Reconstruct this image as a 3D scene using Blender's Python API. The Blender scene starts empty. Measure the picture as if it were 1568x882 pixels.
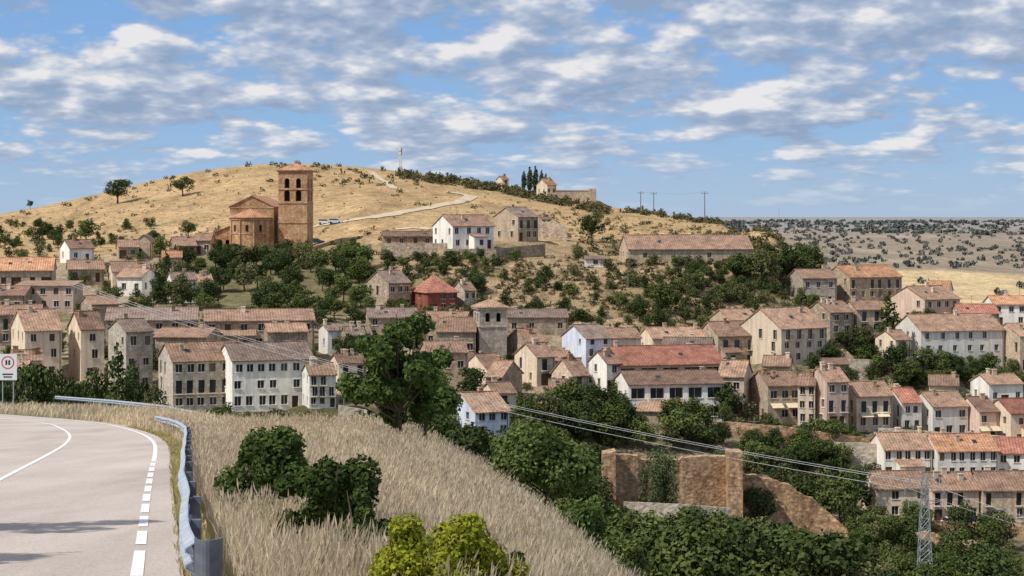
import bpy, math, random
import numpy as np
from mathutils import Vector, Matrix
F=2926.0; CX=784.0; HY=330.0
def X(px,d): return (px-CX)/F*d
def Z(py,d): return (HY-py)/F*d
SC=bpy.context.scene; COL=SC.collection
R=random.Random(7); NR=np.random.default_rng(11)

# ------------------------------------------------------------ mesh helpers
def link(o,parent=None):
    COL.objects.link(o)
    if parent is not None: o.parent=parent
    return o
def qmesh(name,V,Q,mats,mi=None,smooth=False,asmesh=False):
    V=np.ascontiguousarray(V,dtype=np.float32); Q=np.ascontiguousarray(Q,dtype=np.int32)
    me=bpy.data.meshes.new(name)
    me.vertices.add(len(V)); me.vertices.foreach_set('co',V.ravel())
    me.loops.add(Q.size); me.loops.foreach_set('vertex_index',Q.ravel())
    me.polygons.add(len(Q)); me.polygons.foreach_set('loop_start',np.arange(0,Q.size,4,dtype=np.int32))
    for m in mats: me.materials.append(m)
    if mi is not None: me.polygons.foreach_set('material_index',np.asarray(mi,dtype=np.int32))
    me.update(calc_edges=True)
    me.polygons.foreach_set('use_smooth',np.full(len(Q),smooth))
    me.update()
    return me if asmesh else link(bpy.data.objects.new(name,me))
class PB:
    def __init__(s): s.v=[];s.f=[];s.m=[]
    def poly(s,pts,m=0):
        i=len(s.v); s.v+= [tuple(p) for p in pts]; s.f.append(tuple(range(i,i+len(pts)))); s.m.append(m)
    def box(s,x0,x1,y0,y1,z0,z1,m=0):
        i=len(s.v)
        s.v+=[(x0,y0,z0),(x1,y0,z0),(x1,y1,z0),(x0,y1,z0),(x0,y0,z1),(x1,y0,z1),(x1,y1,z1),(x0,y1,z1)]
        for f in ((0,3,2,1),(4,5,6,7),(0,1,5,4),(1,2,6,5),(2,3,7,6),(3,0,4,7)):
            s.f.append(tuple(i+k for k in f)); s.m.append(m)
    def slab(s,pts,t,m=0):
        n=len(pts); i=len(s.v)
        s.v+=[tuple(p) for p in pts]+[(p[0],p[1],p[2]+t) for p in pts]
        s.f.append(tuple(i+n+k for k in range(n))); s.m.append(m)
        s.f.append(tuple(i+n-1-k for k in range(n))); s.m.append(m)
        for k in range(n):
            s.f.append((i+k,i+(k+1)%n,i+n+(k+1)%n,i+n+k)); s.m.append(m)
    def tube(s,pts,rad,n=6,m=0,cap=True):
        V,Q=tube(pts,rad,n); i=len(s.v)
        s.v+=[tuple(p) for p in V]; s.f+=[tuple(int(a)+i for a in q) for q in Q]; s.m+=[m]*len(Q)
        if cap:
            s.f.append(tuple(i+k for k in range(n))[::-1]); s.m.append(m)
            L=len(V)-n; s.f.append(tuple(i+L+k for k in range(n))); s.m.append(m)
    def obj(s,name,mats,parent=None,smooth=False):
        if not s.f: return None
        me=bpy.data.meshes.new(name); me.from_pydata(s.v,[],s.f)
        for m in mats: me.materials.append(m)
        me.polygons.foreach_set('material_index',np.array(s.m,dtype=np.int32))
        if smooth: me.polygons.foreach_set('use_smooth',np.full(len(s.f),True))
        me.update()
        return link(bpy.data.objects.new(name,me),parent)
def tube(pts,rad,n=6):
    P=np.array(pts,float); k=len(P)
    if np.isscalar(rad): rad=[rad]*k
    V=[];Q=[]
    for i in range(k):
        t=P[min(i+1,k-1)]-P[max(i-1,0)]; t/= (np.linalg.norm(t)+1e-9)
        a=np.array([0,0,1.]) if abs(t[2])<.9 else np.array([1.,0,0])
        u=np.cross(t,a); u/=np.linalg.norm(u); w=np.cross(t,u)
        for j in range(n):
            an=2*math.pi*j/n; V.append(P[i]+rad[i]*(math.cos(an)*u+math.sin(an)*w))
    for i in range(k-1):
        for j in range(n):
            Q.append((i*n+j,i*n+(j+1)%n,(i+1)*n+(j+1)%n,(i+1)*n+j))
    return np.array(V),np.array(Q)
def empty(name,loc,yaw=0):
    o=bpy.data.objects.new(name,None); o.location=loc; o.rotation_euler=(0,0,yaw); o.empty_display_size=1
    return link(o)

# ------------------------------------------------------------ materials
def nt(m):
    m.use_nodes=True; t=m.node_tree; t.nodes.clear(); return t
def N(t,typ,**k):
    n=t.nodes.new(typ)
    for a,b in k.items(): setattr(n,a,b)
    return n
def ramp(t,stops):
    r=N(t,'ShaderNodeValToRGB'); e=r.color_ramp.elements
    while len(e)<len(stops): e.new(0.5)
    for i,(p,c) in enumerate(stops):
        e[i].position=p; e[i].color=(c[0],c[1],c[2],1)
    return r
def surf(name,stops,scale=1.,rough=.9,stretch=(1,1,1),bump=0.,bscale=None,rnd=0.,metal=0.,fine=.0,fscale=12,wave=None,spec=.3,streak=0.,cells=None):
    m=bpy.data.materials.new(name); t=nt(m); L=t.links.new
    out=N(t,'ShaderNodeOutputMaterial'); b=N(t,'ShaderNodeBsdfPrincipled')
    b.inputs['Roughness'].default_value=rough; b.inputs['Metallic'].default_value=metal
    b.inputs['Specular IOR Level'].default_value=spec
    L(b.outputs[0],out.inputs[0])
    tc=N(t,'ShaderNodeTexCoord'); mp=N(t,'ShaderNodeMapping'); mp.inputs['Scale'].default_value=stretch
    L(tc.outputs['Object'],mp.inputs['Vector'])
    oi=N(t,'ShaderNodeObjectInfo')
    ad=N(t,'ShaderNodeVectorMath',operation='MULTIPLY_ADD'); cb=N(t,'ShaderNodeCombineXYZ')
    for k in range(3): L(oi.outputs['Random'],cb.inputs[k])
    L(cb.outputs[0],ad.inputs[0]); ad.inputs[1].default_value=(57,91,33); L(mp.outputs[0],ad.inputs[2])
    no=N(t,'ShaderNodeTexNoise'); no.inputs['Scale'].default_value=scale; no.inputs['Detail'].default_value=6; no.inputs['Roughness'].default_value=.62
    L(ad.outputs[0],no.inputs['Vector'])
    r=ramp(t,stops); L(no.outputs['Fac'],r.inputs['Fac']); c=r.outputs['Color']
    def mul(c,src,a,b_,lo,hi):
        mr=N(t,'ShaderNodeMapRange'); mr.inputs[1].default_value=a; mr.inputs[2].default_value=b_
        mr.inputs[3].default_value=lo; mr.inputs[4].default_value=hi; L(src,mr.inputs[0])
        vm=N(t,'ShaderNodeVectorMath',operation='SCALE'); L(c,vm.inputs[0]); L(mr.outputs[0],vm.inputs['Scale']); return vm.outputs[0]
    if fine>0:
        n2=N(t,'ShaderNodeTexNoise'); n2.inputs['Scale'].default_value=fscale; n2.inputs['Detail'].default_value=3
        L(tc.outputs['Object'],n2.inputs['Vector']); c=mul(c,n2.outputs['Fac'],.3,.7,1-fine,1+fine)
    if cells:   # individual stones
        m3=N(t,'ShaderNodeMapping'); m3.inputs['Scale'].default_value=(cells[0],cells[0],cells[0]*1.7); L(tc.outputs['Object'],m3.inputs['Vector'])
        v=N(t,'ShaderNodeTexVoronoi'); v.inputs['Scale'].default_value=1; L(m3.outputs[0],v.inputs['Vector'])
        sx=N(t,'ShaderNodeSeparateXYZ'); L(v.outputs['Color'],sx.inputs[0]); c=mul(c,sx.outputs[0],0,1,1-cells[1],1+cells[1]); c=mul(c,v.outputs['Distance'],.3,.75,1,1-cells[1]*1.2)
    if streak>0:
        m2=N(t,'ShaderNodeMapping'); m2.inputs['Scale'].default_value=(1,1,.12); L(ad.outputs[0],m2.inputs['Vector'])
        n3=N(t,'ShaderNodeTexNoise'); n3.inputs['Scale'].default_value=1.8; n3.inputs['Detail'].default_value=3; L(m2.outputs[0],n3.inputs['Vector'])
        c=mul(c,n3.outputs['Fac'],.35,.6,1-streak,1.03)
    if wave:
        w=N(t,'ShaderNodeTexWave'); w.bands_direction=wave[0]; w.inputs['Scale'].default_value=wave[1]; w.inputs['Distortion'].default_value=.6
        w.inputs['Detail'].default_value=1
        L(tc.outputs['Object'],w.inputs['Vector']); c=mul(c,w.outputs['Fac'],0,1,1-wave[2],1+wave[2]*.6)
    if rnd>0: c=mul(c,oi.outputs['Random'],0,1,1-rnd,1+rnd)
    L(c,b.inputs['Base Color'])
    if bump>0:
        nb=N(t,'ShaderNodeTexNoise'); nb.inputs['Scale'].default_value=bscale or scale*4; nb.inputs['Detail'].default_value=3
        L(tc.outputs['Object'],nb.inputs['Vector'])
        bp=N(t,'ShaderNodeBump'); bp.inputs['Strength'].default_value=1; bp.inputs['Distance'].default_value=bump
        L(nb.outputs['Fac'],bp.inputs['Height']); L(bp.outputs[0],b.inputs['Normal'])
    return m
def g3(c,lo=.78,hi=1.18): 
    return [(.3,tuple(k*lo for k in c)),(.5,c),(.72,tuple(k*hi for k in c))]
def foliage(name,dark,light,trans=.0,rnd=.25,nsc=.9,w=(.5,.6)):
    m=bpy.data.materials.new(name); t=nt(m); L=t.links.new
    out=N(t,'ShaderNodeOutputMaterial'); ge=N(t,'ShaderNodeNewGeometry'); oi=N(t,'ShaderNodeObjectInfo')
    tc=N(t,'ShaderNodeTexCoord'); no=N(t,'ShaderNodeTexNoise'); no.inputs['Scale'].default_value=nsc; L(tc.outputs['Object'],no.inputs['Vector'])
    mx=N(t,'ShaderNodeMath',operation='MULTIPLY_ADD'); L(ge.outputs['Random Per Island'],mx.inputs[0]); mx.inputs[1].default_value=w[0]
    m2=N(t,'ShaderNodeMath',operation='MULTIPLY'); L(no.outputs['Fac'],m2.inputs[0]); m2.inputs[1].default_value=w[1]
    L(m2.outputs[0],mx.inputs[2])
    r=ramp(t,[(.1,dark),(.5,tuple((a+b)/2 for a,b in zip(dark,light))),(.95,light)]); L(mx.outputs[0],r.inputs['Fac'])
    mr=N(t,'ShaderNodeMapRange'); mr.inputs[3].default_value=1-rnd; mr.inputs[4].default_value=1+rnd; L(oi.outputs['Random'],mr.inputs[0])
    vm=N(t,'ShaderNodeVectorMath',operation='SCALE'); L(r.outputs[0],vm.inputs[0]); L(mr.outputs[0],vm.inputs['Scale'])
    d=N(t,'ShaderNodeBsdfDiffuse'); L(vm.outputs[0],d.inputs[0])
    if trans>0:
        tr=N(t,'ShaderNodeBsdfTranslucent'); L(vm.outputs[0],tr.inputs[0])
        ms=N(t,'ShaderNodeMixShader'); ms.inputs[0].default_value=trans; L(d.outputs[0],ms.inputs[1]); L(tr.outputs[0],ms.inputs[2]); L(ms.outputs[0],out.inputs[0])
    else: L(d.outputs[0],out.inputs[0])
    return m
WALL={k:surf('wall_'+k,g3(c,lo,1.12),scale=.35,stretch=(1,1,.6),rnd=.15,fine=fi,fscale=2.2,streak=.18,cells=ce) for k,c,lo,fi,ce in [
 ('cream',(.70,.575,.425),.78,.1,None),('white',(.79,.75,.67),.82,.08,None),('stone',(.42,.33,.24),.64,.2,(1.5,.2)),('tan',(.57,.445,.315),.72,.18,(1.5,.12)),
 ('pink',(.64,.48,.38),.78,.1,None),('grey',(.52,.455,.37),.72,.18,(1.5,.15)),('red',(.33,.10,.07),.75,.12,None),('blue',(.62,.66,.74),.85,.06,None),('rust',(.44,.27,.17),.7,.2,(1.5,.2))]}
ROOF={k:surf('roof_tiles_'+k,[(.25,tuple(x*.45 for x in c)),(.42,tuple(x*.9 for x in c)),(.58,tuple(x*1.2 for x in c)),(.8,tuple(x*1.7 for x in c))],scale=.55,bump=.07,bscale=4,rnd=.28,fine=.34,fscale=2.8,wave=('X',.62,.24)) for k,c in [
 ('brown',(.235,.145,.10)),('orange',(.39,.205,.115)),('red',(.32,.135,.092)),('greyr',(.21,.15,.118)),('tanr',(.305,.19,.128))]}
GLASS=surf('window_glass',[(.3,(.012,.013,.016)),(.7,(.04,.045,.055))],scale=.7,rough=.15,spec=.5)
DARK=surf('painted_dark_interior',[(.3,(.008,.007,.006)),(.7,(.02,.018,.015))],scale=1)  # near-black fill painting the unlit interior behind church arches and belfries
TRIM=surf('stone_trim',g3((.58,.51,.42)),scale=1.5,rnd=.1)
WOOD=surf('wood_brown',g3((.11,.06,.035)),scale=3,rnd=.4)
SHUT=surf('shutter_paint',g3((.16,.12,.09)),scale=3,rnd=.5)
IRON=surf('dark_iron',g3((.03,.03,.032)),scale=5,rough=.5)
AWN=surf('awning_cloth',g3((.62,.52,.36)),scale=3,rnd=.3)
SAND=surf('church_sandstone',[(.26,(.28,.145,.07)),(.44,(.50,.275,.14)),(.6,(.58,.36,.20)),(.78,(.68,.50,.34))],scale=.35,bump=.08,bscale=2.5,fine=.2,fscale=1.8,streak=.2,cells=(1.3,.14))
RUBBLE=surf('rubble_stone',[(.28,(.28,.165,.095)),(.45,(.50,.31,.175)),(.6,(.60,.39,.235)),(.8,(.66,.50,.35))],scale=.3,bump=.10,bscale=2.5,fine=.22,fscale=1.2,streak=.25,cells=(1.6,.28))
PALEW=surf('pale_masonry',g3((.55,.47,.36)),scale=.6,bump=.08,fine=.2,fscale=2,cells=(1.4,.15))
STEEL=surf('galvanised_steel',[(.3,(.30,.345,.40)),(.7,(.50,.55,.61))],scale=3,rough=.5,metal=.2,fine=.12)
STEELD=surf('weathered_steel',[(.3,(.08,.09,.11)),(.7,(.18,.2,.23))],scale=5,rough=.5,metal=.3)
BARK=surf('bark',g3((.09,.065,.045)),scale=4)
LEAF={'dark':foliage('foliage_dark',(.017,.030,.011),(.085,.112,.038)),
 'mid':foliage('foliage_mid',(.028,.048,.015),(.15,.18,.055)),
 'olive':foliage('foliage_olive',(.042,.050,.020),(.19,.19,.08)),
 'yellow':foliage('foliage_yellow_green',(.07,.09,.012),(.46,.48,.05),.35,nsc=3),
 'near':foliage('foliage_near',(.018,.036,.012),(.11,.16,.045),.25,nsc=1.3),
 'oak':foliage('foliage_oak',(.025,.045,.014),(.14,.18,.055),.2,nsc=.8),
 'scrub':foliage('foliage_scrub',(.042,.040,.018),(.145,.13,.06)),
 'willow':foliage('foliage_willow',(.035,.055,.022),(.14,.18,.075))}

# ------------------------------------------------------------ road alignment
_ys=np.arange(-60,300,2.0)
_e=np.interp(_ys,[-60,0,20.7,40.4,65,78,94,122,150,180,300],[11,-0.3,-4.06,-7.7,-12.1,-14.6,-18.3,-26,-37,-50,-115])
_k=np.ones(9)/9
_e2=np.convolve(np.pad(_e,4,mode='edge'),_k,'valid')
def edge(y): return np.interp(y,_ys,_e2)
def plane(y): return -2-0.0923*y
CRY=[0,15,22,30,45,60,80,100,120]; CRO=[4.2,4.2,4.4,4.9,7.0,8.8,11.5,15,17]
def crest(y): return np.interp(y,CRY,CRO)
def sst(x,a,b):
    t=np.clip((x-a)/(b-a),0,1); return t*t*(3-2*t)
# ------------------------------------------------------------ building table
B=[
('stone_house',-60,78,396,414,440,410,12,10,'gx','tan','orange'),
('white_house',84,142,368,380,402,470,8,30,'gx','white','brown'),
('stone_house',170,212,368,378,396,480,8,15,'gx','tan','tanr'),
('stone_house',207,232,360,370,394,488,7,0,'gy','tan','brown'),
('stone_house',252,300,364,376,392,486,8,20,'gx','rust','brown'),
('stone_house',296,322,358,368,390,492,8,0,'gx','tan','brown'),
('stone_house',240,278,385,394,415,462,8,10,'gx','tan','orange'),
('stone_house',90,158,400,412,432,432,9,15,'gx','stone','brown'),
('stone_house',155,226,402,416,446,428,9,18,'gx','cream','tanr'),
('stone_house',178,232,412,424,452,416,8,-14,'gx','white','tanr'),
('stone_house',250,300,418,428,470,416,6,20,'gx','white','greyr'),
('stone_house',290,325,421,432,462,424,6,20,'gx','rust','tanr'),
('warehouse',22,112,433,438,476,398,9,0,'shed','pink','tanr'),
('stone_house',-60,38,440,452,480,392,9,0,'gx','stone','brown'),
('stone_house',110,180,455,466,492,380,10,25,'gx','stone','brown'),
('stone_house',-60,60,470,482,530,362,12,12,'gx','stone','brown'),
('plaster_house',-10,92,478,506,580,325,14,24,'gx','cream','tanr'),
('plaster_house',86,158,480,504,584,328,11,24,'gx','cream','brown'),
('stone_house',150,232,492,508,600,312,11,28,'gx','grey','greyr'),
('row_house',150,300,474,490,534,352,12,8,'gx','stone','greyr'),
('row_house',298,480,477,491,536,350,12,10,'gx','stone','brown'),
('apartment_house',228,368,528,552,628,300,11,22,'gx','grey','tanr',3,6),
('apartment_house',322,478,529,551,628,298,11,20,'gx','white','greyr',3,7),
('white_house',455,514,560,574,624,290,8,14,'gx','white','tanr',3,3),
('white_house',483,518,498,506,542,345,7,20,'gx','white','greyr'),
('stone_house',515,570,503,514,545,350,8,15,'gx','stone','greyr'),
('stone_house',500,560,545,556,600,318,8,15,'gx','cream','brown'),
('white_house',661,756,330,346,381,462,11,28,'gx','white','brown',2,4),
('stone_house',756,824,318,332,369,480,12,38,'gx','tan','greyr',2,3),
('stone_barn',582,684,355,362,377,474,8,6,'gx','rust','brown',1,5),
('stone_barn',952,1154,361,381,401,455,12,7,'gx','tan','brown',1,4),
('white_hut',896,927,393,397,408,452,4,0,'shed','white','greyr',1,1),
('stone_house',820,842,330,336,352,505,5,20,'gx','stone','brown',1,1),
('hermitage',822,852,274,283,300,700,9,25,'gx','cream','orange',1,2),
('stone_house',760,778,270,275,284,735,7,20,'gx','cream','tanr',1,1),
('stone_house',558,628,416,433,474,426,11,30,'gx','stone','greyr',2,3),
('red_house',627,700,424,446,480,420,12,20,'hip','red','red',2,3),
('stone_house',692,728,432,444,482,424,10,35,'gx','grey','brown',2,2),
('stone_house',555,640,474,486,520,384,9,8,'gx','stone','greyr'),
('stone_house',632,722,480,492,530,378,10,-8,'gx','stone','brown'),
('church_nave',668,728,490,508,550,366,14,0,'gx','stone','tanr',1,3),
('stone_house',772,870,476,486,512,398,9,4,'gx','stone','greyr',1,4),
('stone_house',775,838,506,524,555,366,11,25,'gx','stone','tanr'),
('stone_house',788,850,528,546,590,345,11,30,'gx','cream','brown'),
('stone_house',846,902,552,574,618,330,10,30,'gx','tan','brown'),
('blue_house',862,936,500,518,560,366,10,26,'gx','blue','greyr',3,2),
('stone_house',880,982,506,518,552,372,10,10,'gx','cream','tanr'),
('stone_house',708,778,545,566,600,345,11,28,'gx','cream','brown'),
('stone_house',744,800,556,576,612,332,11,-25,'gx','stone','tanr'),
('stone_house',640,716,526,540,575,350,10,10,'gx','stone','brown'),
('white_house',903,950,540,556,600,345,9,30,'gx','white','brown'),
('stone_house',983,1082,504,518,548,385,10,12,'gx','cream','tanr'),
('stone_house',1014,1100,520,532,560,372,9,-10,'gx','tan','greyr'),
('stone_house',1075,1160,495,514,560,384,10,18,'gx','stone','brown'),
('stone_house',1093,1162,476,490,520,402,10,20,'gx','tan','tanr'),
('stone_house',1140,1270,474,502,556,380,13,32,'gx','cream','tanr',3,4),
('stone_house',1245,1308,463,478,532,400,10,20,'gx','stone','brown',3,2),
('stone_house',1300,1352,462,474,530,402,9,10,'gx','tan','tanr',3,2),
('stone_house',1216,1282,414,426,468,450,11,10,'gx','grey','brown',2,3),
('hotel',1272,1384,408,424,460,456,12,20,'gx','tan','orange',2,6),
('stone_house',1372,1474,440,458,494,436,12,30,'gx','pink','tanr',2,4),
('stone_house',1420,1470,432,446,470,462,9,-20,'gx','white','orange'),
('plaster_house',1384,1542,484,506,562,404,13,14,'gx','white','tanr',3,6),
('stone_house',1538,1640,498,514,566,402,12,14,'gx','tan','tanr'),
('stone_house',1470,1530,468,480,505,430,9,0,'gx','tan','red'),
('stone_house',1522,1640,455,466,500,446,10,0,'gx','white','orange'),
('terraced_apartment_house',914,1112,534,558,606,348,14,14,'gx','pink','red',1,5),
('terraced_apartment_house',945,1110,572,588,646,335,11,10,'gx','white','brown',1,5),
('plaster_house',1100,1160,556,576,634,340,9,-16,'gx','pink','tanr',2,2),
('plaster_house',1156,1228,572,590,648,338,9,14,'gx','tan','tanr',2,3),
('plaster_house',1222,1264,576,590,652,336,8,-14,'gx','cream','brown',3,2),
('plaster_house',1246,1300,566,584,656,334,8,16,'gx','pink','tanr',3,2),
('plaster_house',1296,1368,588,606,660,338,8,12,'gx','cream','tanr',2,3),
('plaster_house',1364,1412,598,616,664,340,8,14,'gx','white','red',2,2),
('plaster_house',1408,1484,604,622,672,340,9,14,'gx','white','tanr',2,3),
('plaster_house',1480,1530,612,630,680,338,9,14,'gx','pink','brown',2,2),
('plaster_house',1526,1640,614,632,684,336,9,14,'gx','cream','red',2,3),
('row_house',1345,1428,668,688,734,322,9,6,'gx','white','tanr',2,5),
('row_house',1426,1530,670,690,736,321,9,6,'gx','white','orange',2,6),
('row_house',1526,1640,676,694,738,322,9,-8,'gx','white','red',2,5),
('row_house',1332,1420,728,748,796,309,9,6,'gx','cream','brown',2,4),
('row_house',1418,1500,730,750,800,308,9,6,'gx','pink','tanr',2,4),
('row_house',1498,1640,728,750,800,308,9,4,'gx','tan','brown',2,6),
('white_house',684,780,606,630,690,262,9,26,'gx','blue','tanr',3,3),
('row_house',560,640,560,574,620,318,9,10,'gx','stone','brown'),
('stone_house',842,880,585,600,640,322,8,0,'gx','tan','brown'),
('stone_house',976,1052,618,630,660,328,8,-10,'shed','tan','tanr',1,3),
('stone_house',0,62,540,552,600,300,8,14,'gx','cream','brown'),
('stone_house',-40,40,556,570,612,286,8,10,'gx','tan','tanr'),
('stone_house',396,470,498,508,545,336,8,12,'gx','stone','tanr'),
('stone_house',236,330,505,516,550,330,8,-10,'gx','stone','brown'),
('stone_house',560,606,520,532,565,350,8,20,'gx','cream','tanr'),
('stone_house',600,650,500,511,545,365,8,-14,'gx','tan','brown'),
('stone_house',826,880,540,552,585,352,8,-16,'gx','cream','tanr'),
('stone_house',948,1000,548,560,590,362,8,18,'gx','tan','brown'),
('stone_house',1062,1110,545,556,590,362,8,10,'gx','white','tanr'),
('stone_house',1168,1222,548,560,592,356,8,-12,'gx','tan','brown'),
('stone_house',1350,1396,508,520,560,392,8,20,'gx','cream','tanr'),
('stone_house',736,790,590,602,650,305,8,16,'gx','cream','tanr'),
('garden_shed',1262,1300,552,558,575,372,5,0,'shed','stone','brown',1,1),
('stone_house',1500,1568,576,588,622,358,8,12,'gx','white','tanr'),
('stone_house',1424,1480,578,590,622,356,8,-12,'gx','cream','brown'),
('garden_shed',1470,1520,838,846,868,278,5,8,'shed','stone','tanr',1,1),
]
def place(l,r,d,D,yaw):
    a=math.radians(yaw); W=(r-l)/F*d; s=abs(math.sin(a)); c=math.cos(a)
    if s>0: D=min(D,.55*W/s)
    D=max(D,3); w=max((W-D*s)/c,2.5)
    xl=X(l,d)
    cx = xl+(D*s if a>0 else 0)+w/2*c
    return cx,w,D,a
PADS=[]
for b in B:
    cx,w,D,a=place(b[1],b[2],b[6],b[7],b[8]); PADS.append((cx,b[6],a,w,D,Z(b[5],b[6])-.15))
PADS.append((X(385,492),486,0,20,22,Z(388,490)))
PADS.append((X(450,495),495,.2,9,9,Z(383,495)))
PADS.append((X(750,368),368,0,7,7,Z(548,368)))
PADS.append((X(882,690),690,0,16,8,Z(306,690)))

# ------------------------------------------------------------ terrain
TL=[(950,372),(1300,372),(2000,355),(3500,343),(6000,336.5),(14000,332.5)]
TR=[(850,412),(1200,388),(2000,360),(3500,344),(6000,336.5),(14000,332.5)]
PROF={
-300:[(100,690),(200,690),(260,650),(300,610),(330,570),(370,520),(400,485),(450,440),(500,408),(600,378),(720,344),(750,344)]+TL,
0:[(100,680),(200,690),(260,650),(300,605),(330,570),(370,512),(400,478),(450,432),(500,398),(600,366),(720,329),(750,328)]+TL,
100:[(100,680),(200,690),(260,650),(300,612),(330,576),(370,512),(400,478),(450,428),(500,392),(600,360),(720,309),(750,308)]+TL,
200:[(100,690),(250,662),(300,620),(330,574),(360,522),(400,475),(430,445),(460,415),(500,388),(560,364),(640,326),(740,285),(770,285)]+TL,
300:[(100,690),(250,662),(300,622),(330,570),(360,522),(400,475),(430,448),(460,418),(500,388),(560,356),(640,308),(740,261),(770,261)]+TL,
400:[(100,700),(200,690),(250,664),(300,624),(330,572),(355,532),(400,480),(430,450),(460,420),(485,388),(505,380),(560,345),(640,298),(740,250),(770,250)]+TL,
480:[(100,720),(200,700),(250,670),(300,630),(330,575),(355,535),(400,482),(430,452),(460,420),(485,388),(505,376),(560,342),(640,296),(740,250),(770,250)]+TL,
560:[(100,760),(150,760),(200,730),(250,690),(290,640),(320,590),(350,550),(380,512),(410,478),(440,440),(470,400),(490,374),(520,352),(600,306),(740,256),(770,256)]+TL,
700:[(100,850),(150,850),(200,800),(250,740),(290,680),(320,630),(350,580),(380,535),(410,488),(440,425),(455,393),(470,383),(500,358),(600,315),(740,272),(770,272)]+TL,
784:[(100,950),(150,900),(200,860),(250,800),(290,710),(320,645),(350,585),(370,550),(400,505),(430,450),(450,405),(470,382),(500,362),(600,322),(740,286),(770,286)]+TL,
900:[(100,1150),(200,930),(250,860),(285,785),(310,705),(340,625),(370,562),(400,512),(430,452),(450,412),(480,380),(520,357),(600,332),(700,311),(740,312),(900,370)]+TL,
1000:[(100,1200),(200,930),(250,872),(285,792),(300,772),(315,702),(335,648),(370,562),(400,517),(430,460),(450,406),(475,386),(520,360),(600,335),(680,325),(720,327),(850,380)]+TL,
1100:[(100,1200),(200,930),(250,885),(290,800),(300,785),(315,722),(330,660),(345,642),(380,560),(410,510),(440,450),(455,406),(480,390),(520,362),(600,343),(650,338),(700,345),(850,395)]+TL,
1180:[(100,1200),(200,930),(250,885),(290,822),(310,765),(330,668),(350,638),(380,575),(410,520),(440,455),(465,402),(500,362),(520,351),(540,352),(700,420)]+TR,
1225:[(100,1200),(200,930),(250,885),(290,825),(311,765),(331,668),(350,640),(380,583),(410,532),(440,470),(465,410),(480,392),(495,390),(560,430),(700,435)]+TR,
1260:[(100,1200),(200,930),(250,885),(290,827),(312,765),(332,668),(350,642),(380,590),(410,540),(440,478),(460,428),(470,410),(480,410),(560,450),(700,445)]+TR,
1350:[(100,1200),(200,930),(250,885),(290,838),(312,792),(326,733),(345,667),(360,652),(400,582),(430,522),(460,467),(480,452),(500,452),(560,470),(650,462)]+TR,
1450:[(100,1200),(200,930),(250,888),(290,845),(310,800),(326,737),(345,682),(360,658),(400,600),(430,560),(460,502),(500,482),(540,475),(600,472),(650,465)]+TR,
1568:[(100,1200),(200,930),(250,888),(290,845),(310,800),(326,740),(345,690),(360,668),(400,610),(430,570),(460,512),(500,488),(540,480),(600,477),(650,470),(850,420),(1200,392),(2000,362),(3500,344),(6000,336.5),(14000,332.5)],
2000:[(100,1200),(200,930),(250,888),(290,845),(310,800),(326,740),(345,695),(360,672),(400,615),(430,575),(460,520),(500,492),(540,485),(600,480),(650,475),(850,420),(1200,392),(2000,362),(3500,344),(6000,336.5),(14000,332.5)]}
KP=sorted(PROF)
YS=np.concatenate([np.linspace(-30,9,12),np.arange(10,112,.8),np.arange(112,560,1.4),np.geomspace(560,14000,190)])
TS=np.linspace(-.5,.5,760); DT=TS[1]-TS[0]
rs=np.random.RandomState(3)
_wn=[(rs.uniform(-1,1),rs.uniform(-1,1),rs.uniform(0,6.28)) for _ in range(14)]
def wob(x,y,L):
    s=0
    for i,(a,b,p) in enumerate(_wn): s=s+np.sin((a*x+b*y)*6.28/L*(1+.35*i)+p*3+np.sin((b*x-a*y)*2/L)*1.3)/(1+.35*i)
    return s/4
GX=np.zeros((len(YS),len(TS))); GZ=np.zeros_like(GX); GY=np.repeat(YS[:,None],len(TS),1)
prow=[]
for k in KP:
    pr=PROF[k]; dd=[q[0] for q in pr]; zz=[Z(q[1],q[0]) for q in pr]
    prow.append(np.interp(YS,dd,zz))
prow=np.array(prow)
for i,y in enumerate(YS):
    x=TS*(y+40); GX[i]=x
    px=CX+F*x/max(y,12)
    zt=np.interp(px,KP,prow[:,i])
    off=x-edge(y); wd=crest(y)
    g=off-wd; q=np.clip(g+3.2,0,8.2)
    zn=plane(y)-.05*q*q-.82*np.clip(g-5.0,0,None)
    zn=zn+.6*sst(y,90,120)*sst(off,1,2.5)-np.clip(y-105,0,None)*.35*sst(off,3.5,9)
    zn=zn+np.clip(-off-8.5,0,20)*.12
    zn=zn-.06*(1-sst(off,.9,1.1))*sst(off,-7.9,-7.5)
    zn=zn+.12*wob(x,y*np.ones_like(x),6)*sst(off,2,5)
    zn=np.maximum(zn,-31)
    kk=sst(off,2.5,9); lo=190*(1-kk)+115*kk; s=sst(y,lo,lo+70)
    GZ[i]=zn*(1-s)+zt*s
for _ in range(2):
    a=GZ.copy(); m=(YS>150)[:,None]
    a[1:-1,1:-1]=(GZ[1:-1,1:-1]*2+GZ[:-2,1:-1]+GZ[2:,1:-1]+GZ[1:-1,:-2]+GZ[1:-1,2:])/6
    GZ=np.where(m,a,GZ)
amp=sst(GY,220,420)
ampf=1-sst(GY,560,900)*.2
GZ+=amp*ampf*(.45*wob(GX,GY,38)+.16*wob(GY,GX,9))*(GY<900)+ (GY>=900)*wob(GX,GY,260)*2.2*sst(GY,900,1500)
ter_=np.sin(GZ*6.28/2.2+wob(GX,GY,50)*1.2)*.28*sst(GY,398,408)*(1-sst(GY,445,455))*sst(CX+F*GX/np.maximum(GY,12),560,640)
GZ+=ter_
wm=np.zeros_like(GZ); ws=np.zeros_like(GZ); wz=np.zeros_like(GZ)
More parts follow.
